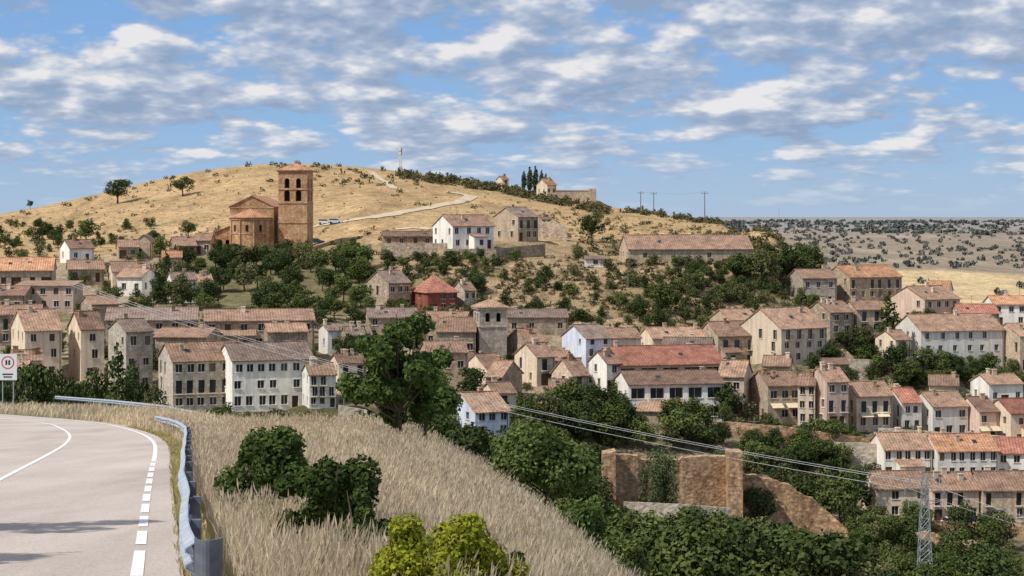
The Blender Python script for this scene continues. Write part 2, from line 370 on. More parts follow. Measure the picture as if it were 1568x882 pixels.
for (cx,cy,a,w,D,zb) in PADS:
    i0=np.searchsorted(YS,cy-30); i1=np.searchsorted(YS,cy+45)
    dx=GX[i0:i1]-cx; dy=GY[i0:i1]-cy
    lx=dx*math.cos(a)+dy*math.sin(a); ly=-dx*math.sin(a)+dy*math.cos(a)
    ex=np.maximum(np.abs(lx)-w/2,0); ey=np.maximum(np.maximum(-ly,ly-D),0); ds=np.hypot(ex,ey)
    wi=np.exp(-(ds/3.0)**2)
    wm[i0:i1]=np.maximum(wm[i0:i1],wi); ws[i0:i1]+=wi**2; wz[i0:i1]+=wi**2*zb
GZ=np.where(wm>1e-3,GZ*(1-wm)+wm*wz/np.maximum(ws,1e-9),GZ)
def H(x,y):
    x=np.asarray(x,float); y=np.asarray(y,float)
    i=np.clip(np.searchsorted(YS,y)-1,0,len(YS)-2); fy=np.clip((y-YS[i])/(YS[i+1]-YS[i]),0,1)
    t=np.clip((x/(y+40)-TS[0])/DT,0,len(TS)-1.001); j=t.astype(int); fx=t-j
    return (GZ[i,j]*(1-fx)+GZ[i,j+1]*fx)*(1-fy)+(GZ[i+1,j]*(1-fx)+GZ[i+1,j+1]*fx)*fy
def hit(px,py,dmin=150,dmax=5000):
    ds=np.concatenate([np.arange(dmin,800,1.0),np.geomspace(800,dmax,200)]) if dmin<800 else np.geomspace(dmin,dmax,400)
    h=H(X(px,ds),ds); ok=np.nonzero(h>=Z(py,ds))[0]
    return float(ds[ok[0]]) if len(ok) else None
PX=CX+F*GX/np.maximum(GY,12)
def colr(c): return np.array(c,float)
C=np.zeros(GX.shape+(4,)); C[...,3]=1
def mixc(c,w):
    global C
    C[...,:3]=C[...,:3]*(1-w[...,None])+colr(c)*w[...,None]
one=np.ones_like(GX)
mixc((.42,.33,.21),one)
mixc((.10,.095,.045),sst(GY,105,150)*(PX>250))
mixc((.16,.15,.08),sst(GY,105,150)*(PX<=250))
mixc((.33,.255,.17),sst(GY,285,330))
nz=wob(GX,GY,60); nz2=wob(GY,GX,17); nz3=wob(GX*.6,GY,28)
mixc((.16,.145,.075),sst(GY,300,330)*(1-sst(GY,395,415))*sst(nz2,-.1,.5)*.8)
mixc((.20,.165,.10),sst(GY,285,295)*(1-sst(GY,345,350))*(PX>880)*.7)
esc=sst(GY,395,415)*(PX>560)
mixc((.34,.245,.145),esc)
mixc((.14,.13,.058),esc*sst(nz2+.35*nz,.0,.5)*.8)
mixc((.12,.12,.05),sst(GY,395,410)*(PX<=560)*(PX>240)*.7)
mixc((.45,.31,.165),sst(GY,478,510))
mixc((.31,.21,.11),sst(GY,500,520)*sst(nz2,.05,.6)*.75)
mixc((.24,.205,.10),sst(GY,500,520)*sst(nz3,.2,.8)*.55)
mixc((.50,.36,.205),sst(GY,500,520)*sst(-nz,.3,.9)*.6)
mixc((.30,.24,.18),sst(GY,800,860))
mixc((.42,.34,.25),sst(GY,860,900)*sst(wob(GX,GY*.35,150),.1,.7)*.8)
mixc((.20,.19,.145),sst(GY,900,1000)*sst(wob(GY*.5,GX,90),.2,.6)*.6)
mixc((.28,.28,.285),sst(GY,1100,4200)*.9)  # distance haze painted into the ground colour, greyer and bluer far off
fld=sst(GY,545,570)*(1-sst(GY,835,850))*sst(PX,1330,1345)
mixc((.58,.44,.25),fld)
nr,nc=GX.shape
idx=np.arange(nr*nc).reshape(nr,nc)
Q=np.stack([idx[:-1,:-1],idx[:-1,1:],idx[1:,1:],idx[1:,:-1]],-1).reshape(-1,4)
gm=bpy.data.materials.new('ground_soil_grass'); t=nt(gm); L=t.links.new
out=N(t,'ShaderNodeOutputMaterial'); bs=N(t,'ShaderNodeBsdfDiffuse')
at=N(t,'ShaderNodeAttribute'); at.attribute_name='Col'; tc=N(t,'ShaderNodeTexCoord')
cur=at.outputs['Color']
for sc,lo,hi in ((.35,.68,1.28),(1.7,.62,1.34),(.05,.82,1.14)):
    n=N(t,'ShaderNodeTexNoise'); n.inputs['Scale'].default_value=sc; n.inputs['Detail'].default_value=5; n.inputs['Roughness'].default_value=.68; L(tc.outputs['Object'],n.inputs['Vector'])
    mr=N(t,'ShaderNodeMapRange'); mr.inputs[1].default_value=.34; mr.inputs[2].default_value=.66; mr.inputs[3].default_value=lo; mr.inputs[4].default_value=hi; L(n.outputs['Fac'],mr.inputs[0])
    vm=N(t,'ShaderNodeVectorMath',operation='SCALE'); L(cur,vm.inputs[0]); L(mr.outputs[0],vm.inputs['Scale']); cur=vm.outputs[0]
L(cur,bs.inputs['Color'])
n=N(t,'ShaderNodeTexNoise'); n.inputs['Scale'].default_value=.8; n.inputs['Detail'].default_value=5; L(tc.outputs['Object'],n.inputs['Vector'])
bp=N(t,'ShaderNodeBump'); bp.inputs['Distance'].default_value=.6; bp.inputs['Strength'].default_value=.9; L(n.outputs['Fac'],bp.inputs['Height']); L(bp.outputs[0],bs.inputs['Normal'])
L(bs.outputs[0],out.inputs[0])
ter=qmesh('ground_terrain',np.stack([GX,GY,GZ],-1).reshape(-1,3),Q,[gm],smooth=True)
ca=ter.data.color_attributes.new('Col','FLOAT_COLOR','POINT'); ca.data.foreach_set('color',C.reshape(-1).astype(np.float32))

# ------------------------------------------------------------ road
ASPH=surf('asphalt_worn',[(.3,(.41,.34,.295)),(.5,(.50,.43,.375)),(.7,(.57,.50,.44))],scale=.5,stretch=(1,.16,1),bump=.01,bscale=30,fine=.16,fscale=22,spec=.1)
PAINT=surf('road_paint_white',[(.3,(.62,.61,.59)),(.42,(.78,.77,.75)),(.7,(.84,.83,.81))],scale=3,fine=.1)
def strip(name,o0,o1,y0,y1,lift,mat,step=2.0):
    ys=np.arange(y0,y1+.01,step); V=[];Qs=[]
    for y in ys:
        sl=(edge(y+1)-edge(y-1))/2; k=math.sqrt(1+sl*sl)
        for o in (o0*k,o1*k): V.append((edge(y)+o,y,plane(y)+lift))
    for i in range(len(ys)-1): Qs.append((2*i,2*i+1,2*i+3,2*i+2))
    return qmesh(name,V,Qs,[mat])
strip('road',-7.2,.5,-30,186,0.0,ASPH)
V=[];Qs=[]
def addstrip(o0,o1,y0,y1,step=1.0,lift=.008):
    ys=np.linspace(y0,y1,max(2,int((y1-y0)/step)+1)); b=len(V)
    for y in ys:
        sl=(edge(y+1)-edge(y-1))/2; k=math.sqrt(1+sl*sl)
        for o in (o0*k,o1*k): V.append((edge(y)+o,y,plane(y)+lift))
    for i in range(len(ys)-1): Qs.append((b+2*i,b+2*i+1,b+2*i+3,b+2*i+2))
addstrip(-.07,.07,-20,24,2)
y=25
while y<56: addstrip(-.07,.07,y,y+2.4); y+=3.3
addstrip(-.07,.07,57,184,2)
addstrip(-3.42,-3.29,-20,184,2); addstrip(-6.72,-6.6,-20,184,2)
qmesh('road_marking',V,Qs,[PAINT])

# ------------------------------------------------------------ guardrail
def guardrail(name,pts,endcap=False,dark=False):
    par=empty(name,(0,0,0)); P=np.array(pts,float)
    prof=[(0,0),(.0,.03),(.08,.08),(.08,.12),(0,.16),(0,.18),(.08,.22),(.08,.26),(0,.31),(0,.33)]
    V=[];Qs=[]; n=len(prof)
    for i in range(len(P)):
        t=P[min(i+1,len(P)-1)]-P[max(i-1,0)]; t/=np.linalg.norm(t); nrm=np.array([-t[1],t[0],0]); 
        nrm/=np.linalg.norm(nrm)
        for (o,u) in prof: V.append(P[i]+nrm*(o+.02)+np.array([0,0,.44+u]))
    for i in range(len(P)-1):
        for j in range(n-1): Qs.append((i*n+j,i*n+j+1,(i+1)*n+j+1,(i+1)*n+j))
    o=qmesh(name+'_beam',V,Qs,[STEEL]); o.name='beam'; o.parent=par
    sm=o.modifiers.new('th','SOLIDIFY'); sm.thickness=.012
    pb=PB(); acc=0
    for i in range(len(P)-1):
        seg=np.linalg.norm(P[i+1]-P[i]); acc+=seg
        if acc>=3.8 or i==0:
            acc=0; x,y,z=P[i]; pb.box(x+.03,x+.13,y-.05,y+.05,z-.5,z+.72)
            pb.box(x-.02,x+.03,y-.06,y+.06,z+.5,z+.7)
    pb.obj('posts',[STEELD],par)
    if endcap:
        x,y,z=P[0]; pb=PB(); m=12
        for k in range(m):
            a0=-math.pi/2+math.pi*k/m*1.0; a1=-math.pi/2+math.pi*(k+1)/m
            def q(a): return (x+.10+.12*math.sin(a)+0, y-.16*math.cos(a))
            (xa,ya),(xb,yb)=q(a0),q(a1)
            pb.poly([(xa,ya,z+.41),(xb,yb,z+.41),(xb,yb,z+.79),(xa,ya,z+.79)])
        o=pb.obj('end_terminal',[STEELD],par); s=o.modifiers.new('t','SOLIDIFY'); s.thickness=.02
    return par
pts=[]
for y in np.arange(16.2,104,1.0):
    off=np.interp(y,[15,30,59,104],[.55,.66,1.0,1.6]); x=edge(y)+off; wv=1 if y<35 else .3
    pts.append((x+.03*math.sin(y*.55)*wv,y,plane(y)-.05+.03*math.sin(y*.9)*wv))
guardrail('guardrail',pts,True)
pts=[]
for px,py,d in [(330,640,101),(310,632,112),(250,620,125),(170,612,145),(85,606,175)]: pts.append((px,py,d))
P=[]
for i in range(40):
    u=i/39*4; k=min(int(u),3); f=u-k; px=pts[k][0]*(1-f)+pts[k+1][0]*f; py=pts[k][1]*(1-f)+pts[k+1][1]*f; d=pts[k][2]*(1-f)+pts[k+1][2]*f
    P.append((X(px,d),d,Z(py,d)-.77))
guardrail('guardrail',P[::1])

# ------------------------------------------------------------ buildings
def facade(pw,pg,O,U,NN,width,h,fd,ops,rec=.22,pt=None,arch=False,mdark=0):
    O=np.array(O,float);U=np.array(U,float);NN=np.array(NN,float);ZZ=np.array([0,0,1.])
    def P(u,v,n=0): return tuple(O+U*u+ZZ*v+NN*n)
    us=sorted(set([0,width]+[o[0] for o in ops]+[o[1] for o in ops])); vs=sorted(set([-fd,0,h]+[o[2] for o in ops]+[o[3] for o in ops]))
    for i in range(len(us)-1):
        for j in range(len(vs)-1):
            u0,u1,v0,v1=us[i],us[i+1],vs[j],vs[j+1]; um=(u0+u1)/2; vm=(v0+v1)/2
            if u1-u0<1e-5 or v1-v0<1e-5: continue
            if any(o[0]<um<o[1] and o[2]<vm<o[3] for o in ops): continue
            pw.poly([P(u0,v0),P(u1,v0),P(u1,v1),P(u0,v1)])
    for o in ops:
        u0,u1,v0,v1=o[:4]; k=o[4]; r=-rec
        pw.poly([P(u0,v0),P(u0,v1),P(u0,v1,r),P(u0,v0,r)]); pw.poly([P(u1,v0),P(u1,v0,r),P(u1,v1,r),P(u1,v1)])
        pw.poly([P(u0,v1),P(u1,v1),P(u1,v1,r),P(u0,v1,r)]); pw.poly([P(u0,v0),P(u0,v0,r),P(u1,v0,r),P(u1,v0)])
        pg.poly([P(u0,v0,r),P(u1,v0,r),P(u1,v1,r),P(u0,v1,r)],k)
        if arch:
            rr=(u1-u0)/2; c=(u0+u1)/2; vc=v1-rr; n=6
            for sgn in (-1,1):
                arc=[P(c+sgn*rr*math.cos(a*math.pi/2/n),vc+rr*math.sin(a*math.pi/2/n),-.01) for a in range(n+1)]
                pw.poly([P(c+sgn*rr,v1,-.01)]+arc)
                arc2=[(c+sgn*rr*math.cos(a*math.pi/2/n),vc+rr*math.sin(a*math.pi/2/n)) for a in range(n+1)]
                for a in range(n): pw.poly([P(*arc2[a],-.01),P(*arc2[a+1],-.01),P(*arc2[a+1],r),P(*arc2[a],r)])
        if pt is not None and k==0 and (v1-v0)<1.9:
            def bx(a,b,c_,d_,n0,n1):
                p=[P(a,c_,n0),P(b,c_,n0),P(b,d_,n0),P(a,d_,n0),P(a,c_,n1),P(b,c_,n1),P(b,d_,n1),P(a,d_,n1)]
                for f in ((4,5,6,7),(0,1,5,4),(1,2,6,5),(2,3,7,6),(3,0,4,7)): pt.poly([p[q] for q in f])
            bx(u0-.12,u1+.12,v0-.12,v0-.003,.0,.1)
            bx(u0-.1,u1+.1,v1+.003,v1+.16,.0,.04)
            cu=(u0+u1)/2; bx(cu-.035,cu+.035,v0+.02,v1-.02,r+.002,r+.05)
def openings(rng,width,h,floors,cols,doors=True,skip=.1,big=False):
    ops=[]; fh=h/floors; bal=[]
    if cols<1: return ops,bal
    bay=width/cols; ww=min(rng.uniform(.85,1.15),bay*.55)
    if big: ww=bay*.72
    for f in range(floors):
        tall=rng.random()<.25 and f>0
        wh=min(rng.uniform(1.15,1.5),fh*.55)
        for c in range(cols):
            if rng.random()<skip and not big: continue
            u=(c+.5)*bay+rng.uniform(-.12,.12)*bay*(0 if big else 1); k=0
            v0=f*fh+fh*.33; v1=v0+wh; w2=ww/2
            if big: v0=f*fh+.25*fh; v1=f*fh+fh*.8
            elif f==0 and doors and rng.random()<.3:
                v0=.02; v1=min(2.15,fh*.85); k=1
                if rng.random()<.3: w2=min(1.2,bay*.35)
            elif tall: v0=f*fh+.12; v1=v0+min(2.05,fh*.8); bal.append((u-w2-.25,u+w2+.25,v0))
            elif rng.random()<.12: k=2
            ops.append((u-w2,u+w2,v0,min(v1,h-.15),k))
    return ops,bal
def house(spec,seed):
    name,l,r,ry,ey,by,d,D,yaw,roof,wm_,rm=spec[:12]
    rng=random.Random(seed*13+5)
    cx,w,D,a=place(l,r,d,D,yaw); zb=Z(by,d); h=Z(ey,d)-zb; rh=max((ey-ry)/F*d,.6)
    big='terraced' in name
    floors=spec[12] if len(spec)>12 else max(1,round(h/2.9)); cols=spec[13] if len(spec)>13 else max(1,round(w/2.7))
    if big: floors=2
    E=empty(name,(cx,d,zb),a)
    pw=PB();pg=PB();pt=PB();pr=PB();pc=PB();pl=PB(); fd=5
    ops,bal=openings(rng,w,h,floors,cols,big=big)
    facade(pw,pg,(-w/2,0,0),(1,0,0),(0,-1,0),w,h,fd,ops,pt=pt,rec=.8 if big else .22)
    sc=max(0,int(D/3.6)) 
    so,_=openings(rng,D,h,floors,max(1,sc),False,.45); facade(pw,pg,(-w/2,D,0),(0,-1,0),(-1,0,0),D,h,fd,so,pt=pt)
    so,_=openings(rng,D,h,floors,max(1,sc),False,.45); facade(pw,pg,(w/2,0,0),(0,1,0),(1,0,0),D,h,fd,so,pt=pt)
    facade(pw,pg,(w/2,D,0),(-1,0,0),(0,1,0),w,h,fd,[])
    for (u0,u1,v) in bal:
        x0=-w/2+u0;x1=-w/2+u1; pl.box(x0,x1,-.65,-.003,v-.14,v-.03,0)
        for zz in (v+.85,): pl.box(x0,x1,-.65,-.61,zz,zz+.05,1)
        nb=max(3,int((x1-x0)/.25))
        for q in range(nb+1):
            xx=x0+(x1-x0-.03)*q/nb; pl.box(xx,xx+.03,-.645,-.615,v-.03,v+.85,1)
    if rng.random()<.5:
        pl.tube([(w/2-.3,-.07,-1),(w/2-.3,-.07,h-.2)],.05,5,1)
    t=.17;o=.42;gg=.2
    if roof=='gx':
        s=rh/(D/2)
        pr.slab([(-w/2-gg,-o,h-s*o),(w/2+gg,-o,h-s*o),(w/2+gg,D/2,h+rh),(-w/2-gg,D/2,h+rh)],t)
        pr.slab([(w/2+gg,D+o,h-s*o),(-w/2-gg,D+o,h-s*o),(-w/2-gg,D/2,h+rh),(w/2+gg,D/2,h+rh)],t)
        pr.box(-w/2-gg-.02,w/2+gg+.02,D/2-.16,D/2+.16,h+rh+t-.06,h+rh+t+.1)
        for sx in (-1,1): pw.poly([(sx*w/2,0,h),(sx*w/2,D,h),(sx*w/2,D/2,h+rh)])
        for _ in range(rng.choice([1,1,2,2,3])):
            u=rng.uniform(-.42,.42)*w; v=rng.uniform(.25,.75)*D; zr=h+rh-abs(v-D/2)*s; q=rng.uniform(.25,.42)
            pc.box(u-q,u+q,v-.3,v+.3,zr-.3,zr+1.05); pc.box(u-q-.08,u+q+.08,v-.38,v+.38,zr+1.05,zr+1.2); 
        if rng.random()<.4 and w>7:
            u=rng.uniform(-.3,.3)*w; pl.tube([(u,D/2,h+rh),(u,D/2,h+rh+2.2)],.03,4,1); pl.box(u-.5,u+.5,D/2-.02,D/2+.02,h+rh+1.9,h+rh+1.95,1)
        if rng.random()<.45 and w>6 and D>7:
            u=rng.uniform(-.3,.3)*w; v=D*.25; zz=h+s*v+t+.02
            pl.poly([(u-.4,v-.5,zz-s*.5),(u+.4,v-.5,zz-s*.5),(u+.4,v+.5,zz+s*.5),(u-.4,v+.5,zz+s*.5)],1)
    elif roof=='gy':
        s=rh/(w/2)
        pr.slab([(-w/2-o,-gg,h-s*o),(0,-gg,h+rh),(0,D+gg,h+rh),(-w/2-o,D+gg,h-s*o)],t)
        pr.slab([(w/2+o,-gg,h-s*o),(w/2+o,D+gg,h-s*o),(0,D+gg,h+rh),(0,-gg,h+rh)],t)
        for yy in (0,D): pw.poly([(-w/2,yy,h),(w/2,yy,h),(0,yy,h+rh)])
    elif roof=='hip':
        hx=max(w-D,0.6)/2; m_=min(w,D)/2; s=rh/m_
        c=[(-w/2-o,-o,h-s*o),(w/2+o,-o,h-s*o),(w/2+o,D+o,h-s*o),(-w/2-o,D+o,h-s*o)]; r0=(-hx,D/2,h+rh); r1=(hx,D/2,h+rh)
        pr.slab([c[0],c[1],r1,r0],t);pr.slab([c[2],c[3],r0,r1],t);pr.slab([c[1],c[2],r1],t);pr.slab([c[3],c[0],r0],t)
    elif roof=='shed':
        s=rh/D
        pr.slab([(-w/2-gg,-o,h-s*o),(w/2+gg,-o,h-s*o),(w/2+gg,D+.1,h+rh+s*.1),(-w/2-gg,D+.1,h+rh+s*.1)],t)
        for sx in (-1,1): pw.poly([(sx*w/2,0,h),(sx*w/2,D,h),(sx*w/2,D,h+rh)])
        pw.poly([(-w/2,D,h),(w/2,D,h),(w/2,D,h+rh),(-w/2,D,h+rh)])
    if rng.random()<.38 and w>6 and roof=='gx' and h>5:
        aw=rng.uniform(.3,.5)*w; ax=rng.uniform(-.5,.5)*(w-aw); ah=rng.uniform(2.3,3.0); ad=rng.uniform(2,3.2)
        so,_=openings(rng,aw,ah,1,max(1,int(aw/2.6)),True,.1)
        facade(pw,pg,(ax-aw/2,-ad,0),(1,0,0),(0,-1,0),aw,ah,fd,so)
        facade(pw,pg,(ax-aw/2,-.004,0),(0,-1,0),(-1,0,0),ad-.004,ah,fd,[]); facade(pw,pg,(ax+aw/2,-ad,0),(0,1,0),(1,0,0),ad-.004,ah,fd,[])
        pr.slab([(ax-aw/2-.2,-ad-.3,ah+.01),(ax+aw/2+.2,-ad-.3,ah+.01),(ax+aw/2+.2,-.004,ah+.85),(ax-aw/2-.2,-.004,ah+.85)],.15)
        for sx in (-1,1): pw.poly([(ax+sx*aw/2,-ad,ah),(ax+sx*aw/2,-.004,ah),(ax+sx*aw/2,-.004,ah+.8)])
    pw.obj('walls',[WALL[wm_]],E); pg.obj('windows_and_doors',[GLASS,WOOD,SHUT],E); pt.obj('window_sills',[TRIM if rng.random()<.7 else WALL['white']],E)
    pr.obj('roof',[ROOF[rm]],E); pc.obj('chimney',[WALL[rng.choice(['cream','tan','rust'])]],E); pl.obj('balcony_and_pipes',[TRIM,IRON],E)
    return E,w,D,h
for i,b in enumerate(B):
    E,w,D,h=house(b,i)
    if b[0]=='plaster_house' and i%3==0:
        pa=PB(); 
        for u in (-.25,.2):
            x0=u*w-1.1;x1=u*w+1.1
            pa.slab([(x0,-1.3,h*.42),(x1,-1.3,h*.42),(x1,-.01,h*.42+.7),(x0,-.01,h*.42+.7)],.04)
        pa.obj('awning',[AWN],E)

# --- hilltop church
d0=490; zb=Z(388,d0)
CH=empty('romanesque_church',(X(380,d0),d0,zb),math.radians(-2))
k=d0/F
pw=PB();pg=PB();pr=PB()
NW=68*k; NH=72*k; ND=24
facade(pw,pg,(-NW/2,5.5,0),(1,0,0),(0,-1,0),NW,NH,4,[(NW/2-.35,NW/2+.35,NH-2.2,NH-.6,0)],rec=.5,arch=True)
facade(pw,pg,(-NW/2,5.5+ND,0),(0,-1,0),(-1,0,0),ND,NH,4,[(4,4.6,6,8.2,0),(11,11.6,6,8.2,0)],rec=.5,arch=True)
facade(pw,pg,(NW/2,5.5,0),(0,1,0),(1,0,0),ND,NH,4,[],rec=.5)
facade(pw,pg,(NW/2,5.5+ND,0),(-1,0,0),(0,1,0),NW,NH,4,[])
rh=16*k; s=rh/(NW/2)
for yy in (5.5,5.5+ND): pw.poly([(-NW/2,yy,NH),(NW/2,yy,NH),(0,yy,NH+rh)])
pr.slab([(-NW/2-.5,5.2,NH-s*.5),(0,5.2,NH+rh),(0,6+ND,NH+rh),(-NW/2-.5,6+ND,NH-s*.5)],.2)
pr.slab([(NW/2+.5,5.2,NH-s*.5),(NW/2+.5,6+ND,NH-s*.5),(0,6+ND,NH+rh),(0,5.2,NH+rh)],.2)
pt=PB(); pt.box(-NW/2-.12,NW/2+.12,5.38,5.5-.003,NH-.45,NH-.15)
AR=31*k; AH=54*k; n=20; cy=5.4
def ap(a,r,z): return (-r*math.cos(a)-.4,cy-r*math.sin(a)*.95,z)
for i in range(n):
    a0=math.pi*i/n;a1=math.pi*(i+1)/n
    pw.poly([ap(a0,AR,-4),ap(a1,AR,-4),ap(a1,AR,AH),ap(a0,AR,AH)])
    pt.poly([ap(a0,AR+.25,AH-.5),ap(a1,AR+.25,AH-.5),ap(a1,AR+.25,AH),ap(a0,AR+.25,AH)]); pt.poly([ap(a0,AR,AH-.5),ap(a1,AR,AH-.5),ap(a1,AR+.25,AH-.5),ap(a0,AR+.25,AH-.5)])
    pt.poly([ap(a0,AR+.12,AH*.55),ap(a1,AR+.12,AH*.55),ap(a1,AR+.12,AH*.55+.25),ap(a0,AR+.12,AH*.55+.25)])
    pr.slab([ap(a0,AR+.5,AH),ap(a1,AR+.5,AH),ap(a1,.05,AH+2.3),ap(a0,.05,AH+2.3)],.2)
for a in (.28,.5,.72):
    aa=math.pi*a; p=ap(aa,AR+.02,AH*.62); t_=(math.sin(aa)*.35,-math.cos(aa)*.35)
    pg.poly([(p[0]-t_[0],p[1]-t_[1]*1,p[2]),(p[0]+t_[0],p[1]+t_[1],p[2]),(p[0]+t_[0],p[1]+t_[1],p[2]+1.7),(p[0]-t_[0],p[1]-t_[1],p[2]+1.7)])
for a in (.18,.39,.61,.82):
    aa=math.pi*a; p=ap(aa,AR+.12,0); pt.tube([(p[0],p[1],-3),(p[0],p[1],AH-.5)],.22,6)
PW=28*k
facade(pw,pg,(-NW/2-PW,9,0),(1,0,0),(0,-1,0),PW,5.2,4,[(PW*.2,PW*.2+1.1,.1,3.4,0),(PW*.6,PW*.6+1.1,.1,3.4,0)],rec=.8,arch=True)
facade(pw,pg,(-NW/2-PW,22,0),(0,-1,0),(-1,0,0),13,5.2,4,[(2,3.2,.1,3.4,0),(5,6.2,.1,3.4,0),(8.5,9.7,.1,3.4,0)],rec=.8,arch=True)
pr.slab([(-NW/2-PW-.4,8.6,5.1),(-NW/2+.1,8.6,7.2),(-NW/2+.1,22.4,7.2),(-NW/2-PW-.4,22.4,5.1)],.2)
pw.poly([(-NW/2-PW,9,5.2),(-NW/2,9,5.2),(-NW/2,9,7.1)])
pw.obj('walls',[SAND],CH);pg.obj('arched_windows',[DARK],CH);pr.obj('roof',[ROOF['orange']],CH);pt.obj('corbels_and_columns',[SAND],CH)
def tower(name,l,r,apex,eave,base,d,yaw,mat,bel,courses,roofm,ins=.0):
    W=(r-l)/F*d; a=math.radians(yaw); w=W/(math.cos(a)+abs(math.sin(a))); zb=Z(base,d); h=Z(eave,d)-zb; rh=(eave-apex)/F*d
    xl=X(l,d); cx=xl+(w*abs(math.sin(a)) if a>0 else 0)+w/2*math.cos(a)
    E=empty(name,(cx,d,zb),a); pw=PB();pg=PB();pt=PB();pr=PB()
    ops=[]
    for (fr,to,n,wd) in bel:
        v0=Z(fr,d)-zb; v1=Z(to,d)-zb
        for q in range(n):
            u=w*(q+1)/(n+1) if n>1 else w/2
            if n==2: u=w*(.3 if q==0 else .7)
            ops.append((u-wd/2,u+wd/2,v0,v1,0))
    for O,U,NN in (((-w/2,0,0),(1,0,0),(0,-1,0)),((-w/2,w,0),(0,-1,0),(-1,0,0)),((w/2,0,0),(0,1,0),(1,0,0)),((w/2,w,0),(-1,0,0),(0,1,0))):
        facade(pw,pg,O,U,NN,w,h,5,ops,rec=.9,arch=True)
    for c in courses:
        z=Z(c,d)-zb; e=.16
        for bx in ((-w/2-e,w/2+e,-e,-.003),(-w/2-e,w/2+e,w+.003,w+e),(-w/2-e,-w/2-.003,0,w),(w/2+.003,w/2+e,0,w)): pt.box(bx[0],bx[1],bx[2],bx[3],z-.14,z+.14)
    e=.35
    pt.box(-w/2-e,w/2+e,-e,w+e,h+.002,h+.3)
    c=[(-w/2-.5,-.5,h+.31),(w/2+.5,-.5,h+.31),(w/2+.5,w+.5,h+.31),(-w/2-.5,w+.5,h+.31)]; ap_=(0,w/2,h+rh)
    for q in range(4): pr.slab([c[q],c[(q+1)%4],ap_],.15)
    pr.tube([(0,w/2,h+rh),(0,w/2,h+rh+.6),(0,w/2,h+rh+1.0)],[.3,.35,.05],8)
    pw.obj('walls',[mat],E);pg.obj('belfry_openings',[DARK],E);pt.obj('cornices',[mat],E);pr.obj('roof',[roofm],E)
    return E
tower('church_bell_tower',426,475,250,263,383,495,-6,SAND,[(308,291,2,1.5),(288,273,2,1.3)],[341,311,290],ROOF['orange'])
tower('stone_bell_tower',724,776,459,474,550,368,14,WALL['grey'],[(493,479,2,.9)],[500],ROOF['tanr'])
pbx=PB(); dd=690; E=empty('walled_cemetery',(X(882,dd),dd,Z(310,dd)),.1)
w=62*dd/F; hh=21*dd/F
facade(pbx,pbx,(-w/2,0,0),(1,0,0),(0,-1,0),w,hh*.85,3,[])
pbx.box(-w/2,w/2,.6,5,-3,hh*.7); pbx.box(w*.32,w*.5,-.6,6,-3,hh)
pbx.box(-w/2-.1,w*.3,-.15,.5,hh*.85,hh*.85+.25)
pbx.obj('walls',[WALL['tan']],E)

# ------------------------------------------------------------ masonry walls
def wall_run(name,pts,thick,mat,seed=0,rag=.5,rough=.02):
    rng=np.random.default_rng(seed); V=[];Qs=[];P=[]
    for i in range(len(pts)-1):
        a,b=pts[i],pts[i+1]; L_=math.hypot(X(b[0],b[3])-X(a[0],a[3]),b[3]-a[3]); n=max(1,int(L_/.5))
        for q in range(n): P.append(tuple(a[k]+(b[k]-a[k])*q/n for k in range(4)))
    P.append(pts[-1]); rows=10
    rg=(np.convolve(rng.normal(0,1,len(P)+6),np.ones(7)/7,'valid')*1.2+rng.normal(0,.4,len(P)))*rag
    for i,(px,pt_,pb_,d) in enumerate(P):
        x=X(px,d); z1=Z(pt_,d)+rg[i]; z0=Z(pb_,d)-2.5
        for j in range(rows+1):
            z=z0+(z1-z0)*j/rows; V.append((x,d-thick/2+rng.normal(0,rough)+.018*j,z))
        for j in range(rows,-1,-1):
            z=z0+(z1-z0)*j/rows; V.append((x,d+thick/2,z))
    m=2*(rows+1)
    for i in range(len(P)-1):
        for j in range(m): Qs.append((i*m+j,(i+1)*m+j,(i+1)*m+(j+1)%m,i*m+(j+1)%m))
    n0=(len(P)-1)*m
    for base in (0,n0):
        for j in range(rows): Qs.append((base+j,base+j+1,base+m-2-j,base+m-1-j))
    return qmesh(name,V,Qs,[mat])
wall_run('ruined_city_wall',[(937,695,772,282),(976,697,774,283),(982,703,776,284),(1040,703,778,286),(1044,699,778,286),(1124,697,785,288)],1.8,RUBBLE,1,.12)
wall_run('ruined_city_wall',[(1132,724,784,289),(1180,733,790,290),(1214,744,800,290),(1222,754,806,290),(1250,768,812,290),(1270,785,822,290),(1300,812,832,289)],1.8,RUBBLE,2,.2)
wall_run('wall_tower',[(1113,690,790,285.5),(1135,690,790,285.5)],4.4,RUBBLE,22,.06)
wall_run('wall_tower',[(922,692,790,280),(942,689,790,280)],4.0,RUBBLE,23,.08)
wall_run('retaining_wall',[(955,768,780,272),(1040,772,783,272),(1120,778,788,274)],.5,PALEW,3,.03)
wall_run('retaining_wall',[(1270,676,700,326),(1350,680,702,326)],.6,PALEW,4,.08)
wall_run('retaining_wall',[(1110,646,670,329),(1200,652,680,328),(1280,664,690,328),(1345,672,690,330)],.6,RUBBLE,5,.1)
wall_run('retaining_wall',[(683,381,394,455),(760,381,396,454),(835,373,390,466)],.6,WALL['stone'],6,.08)
wall_run('retaining_wall',[(583,372,380,466),(684,372,382,462)],.5,WALL['stone'],7,.08)
wall_run('retaining_wall',[(1290,800,825,292),(1345,790,815,300),(1480,800,822,300),(1570,800,822,300)],.6,RUBBLE,8,.15)
wall_run('retaining_wall',[(1345,720,740,316),(1440,724,745,316),(1600,730,750,316)],.5,PALEW,9,.03)
wall_run('retaining_wall',[(518,620,660,250),(562,628,662,250)],.5,PALEW,10,.03)
wall_run('retaining_wall',[(780,482,505,404),(868,486,510,404)],.5,WALL['stone'],11,.1)
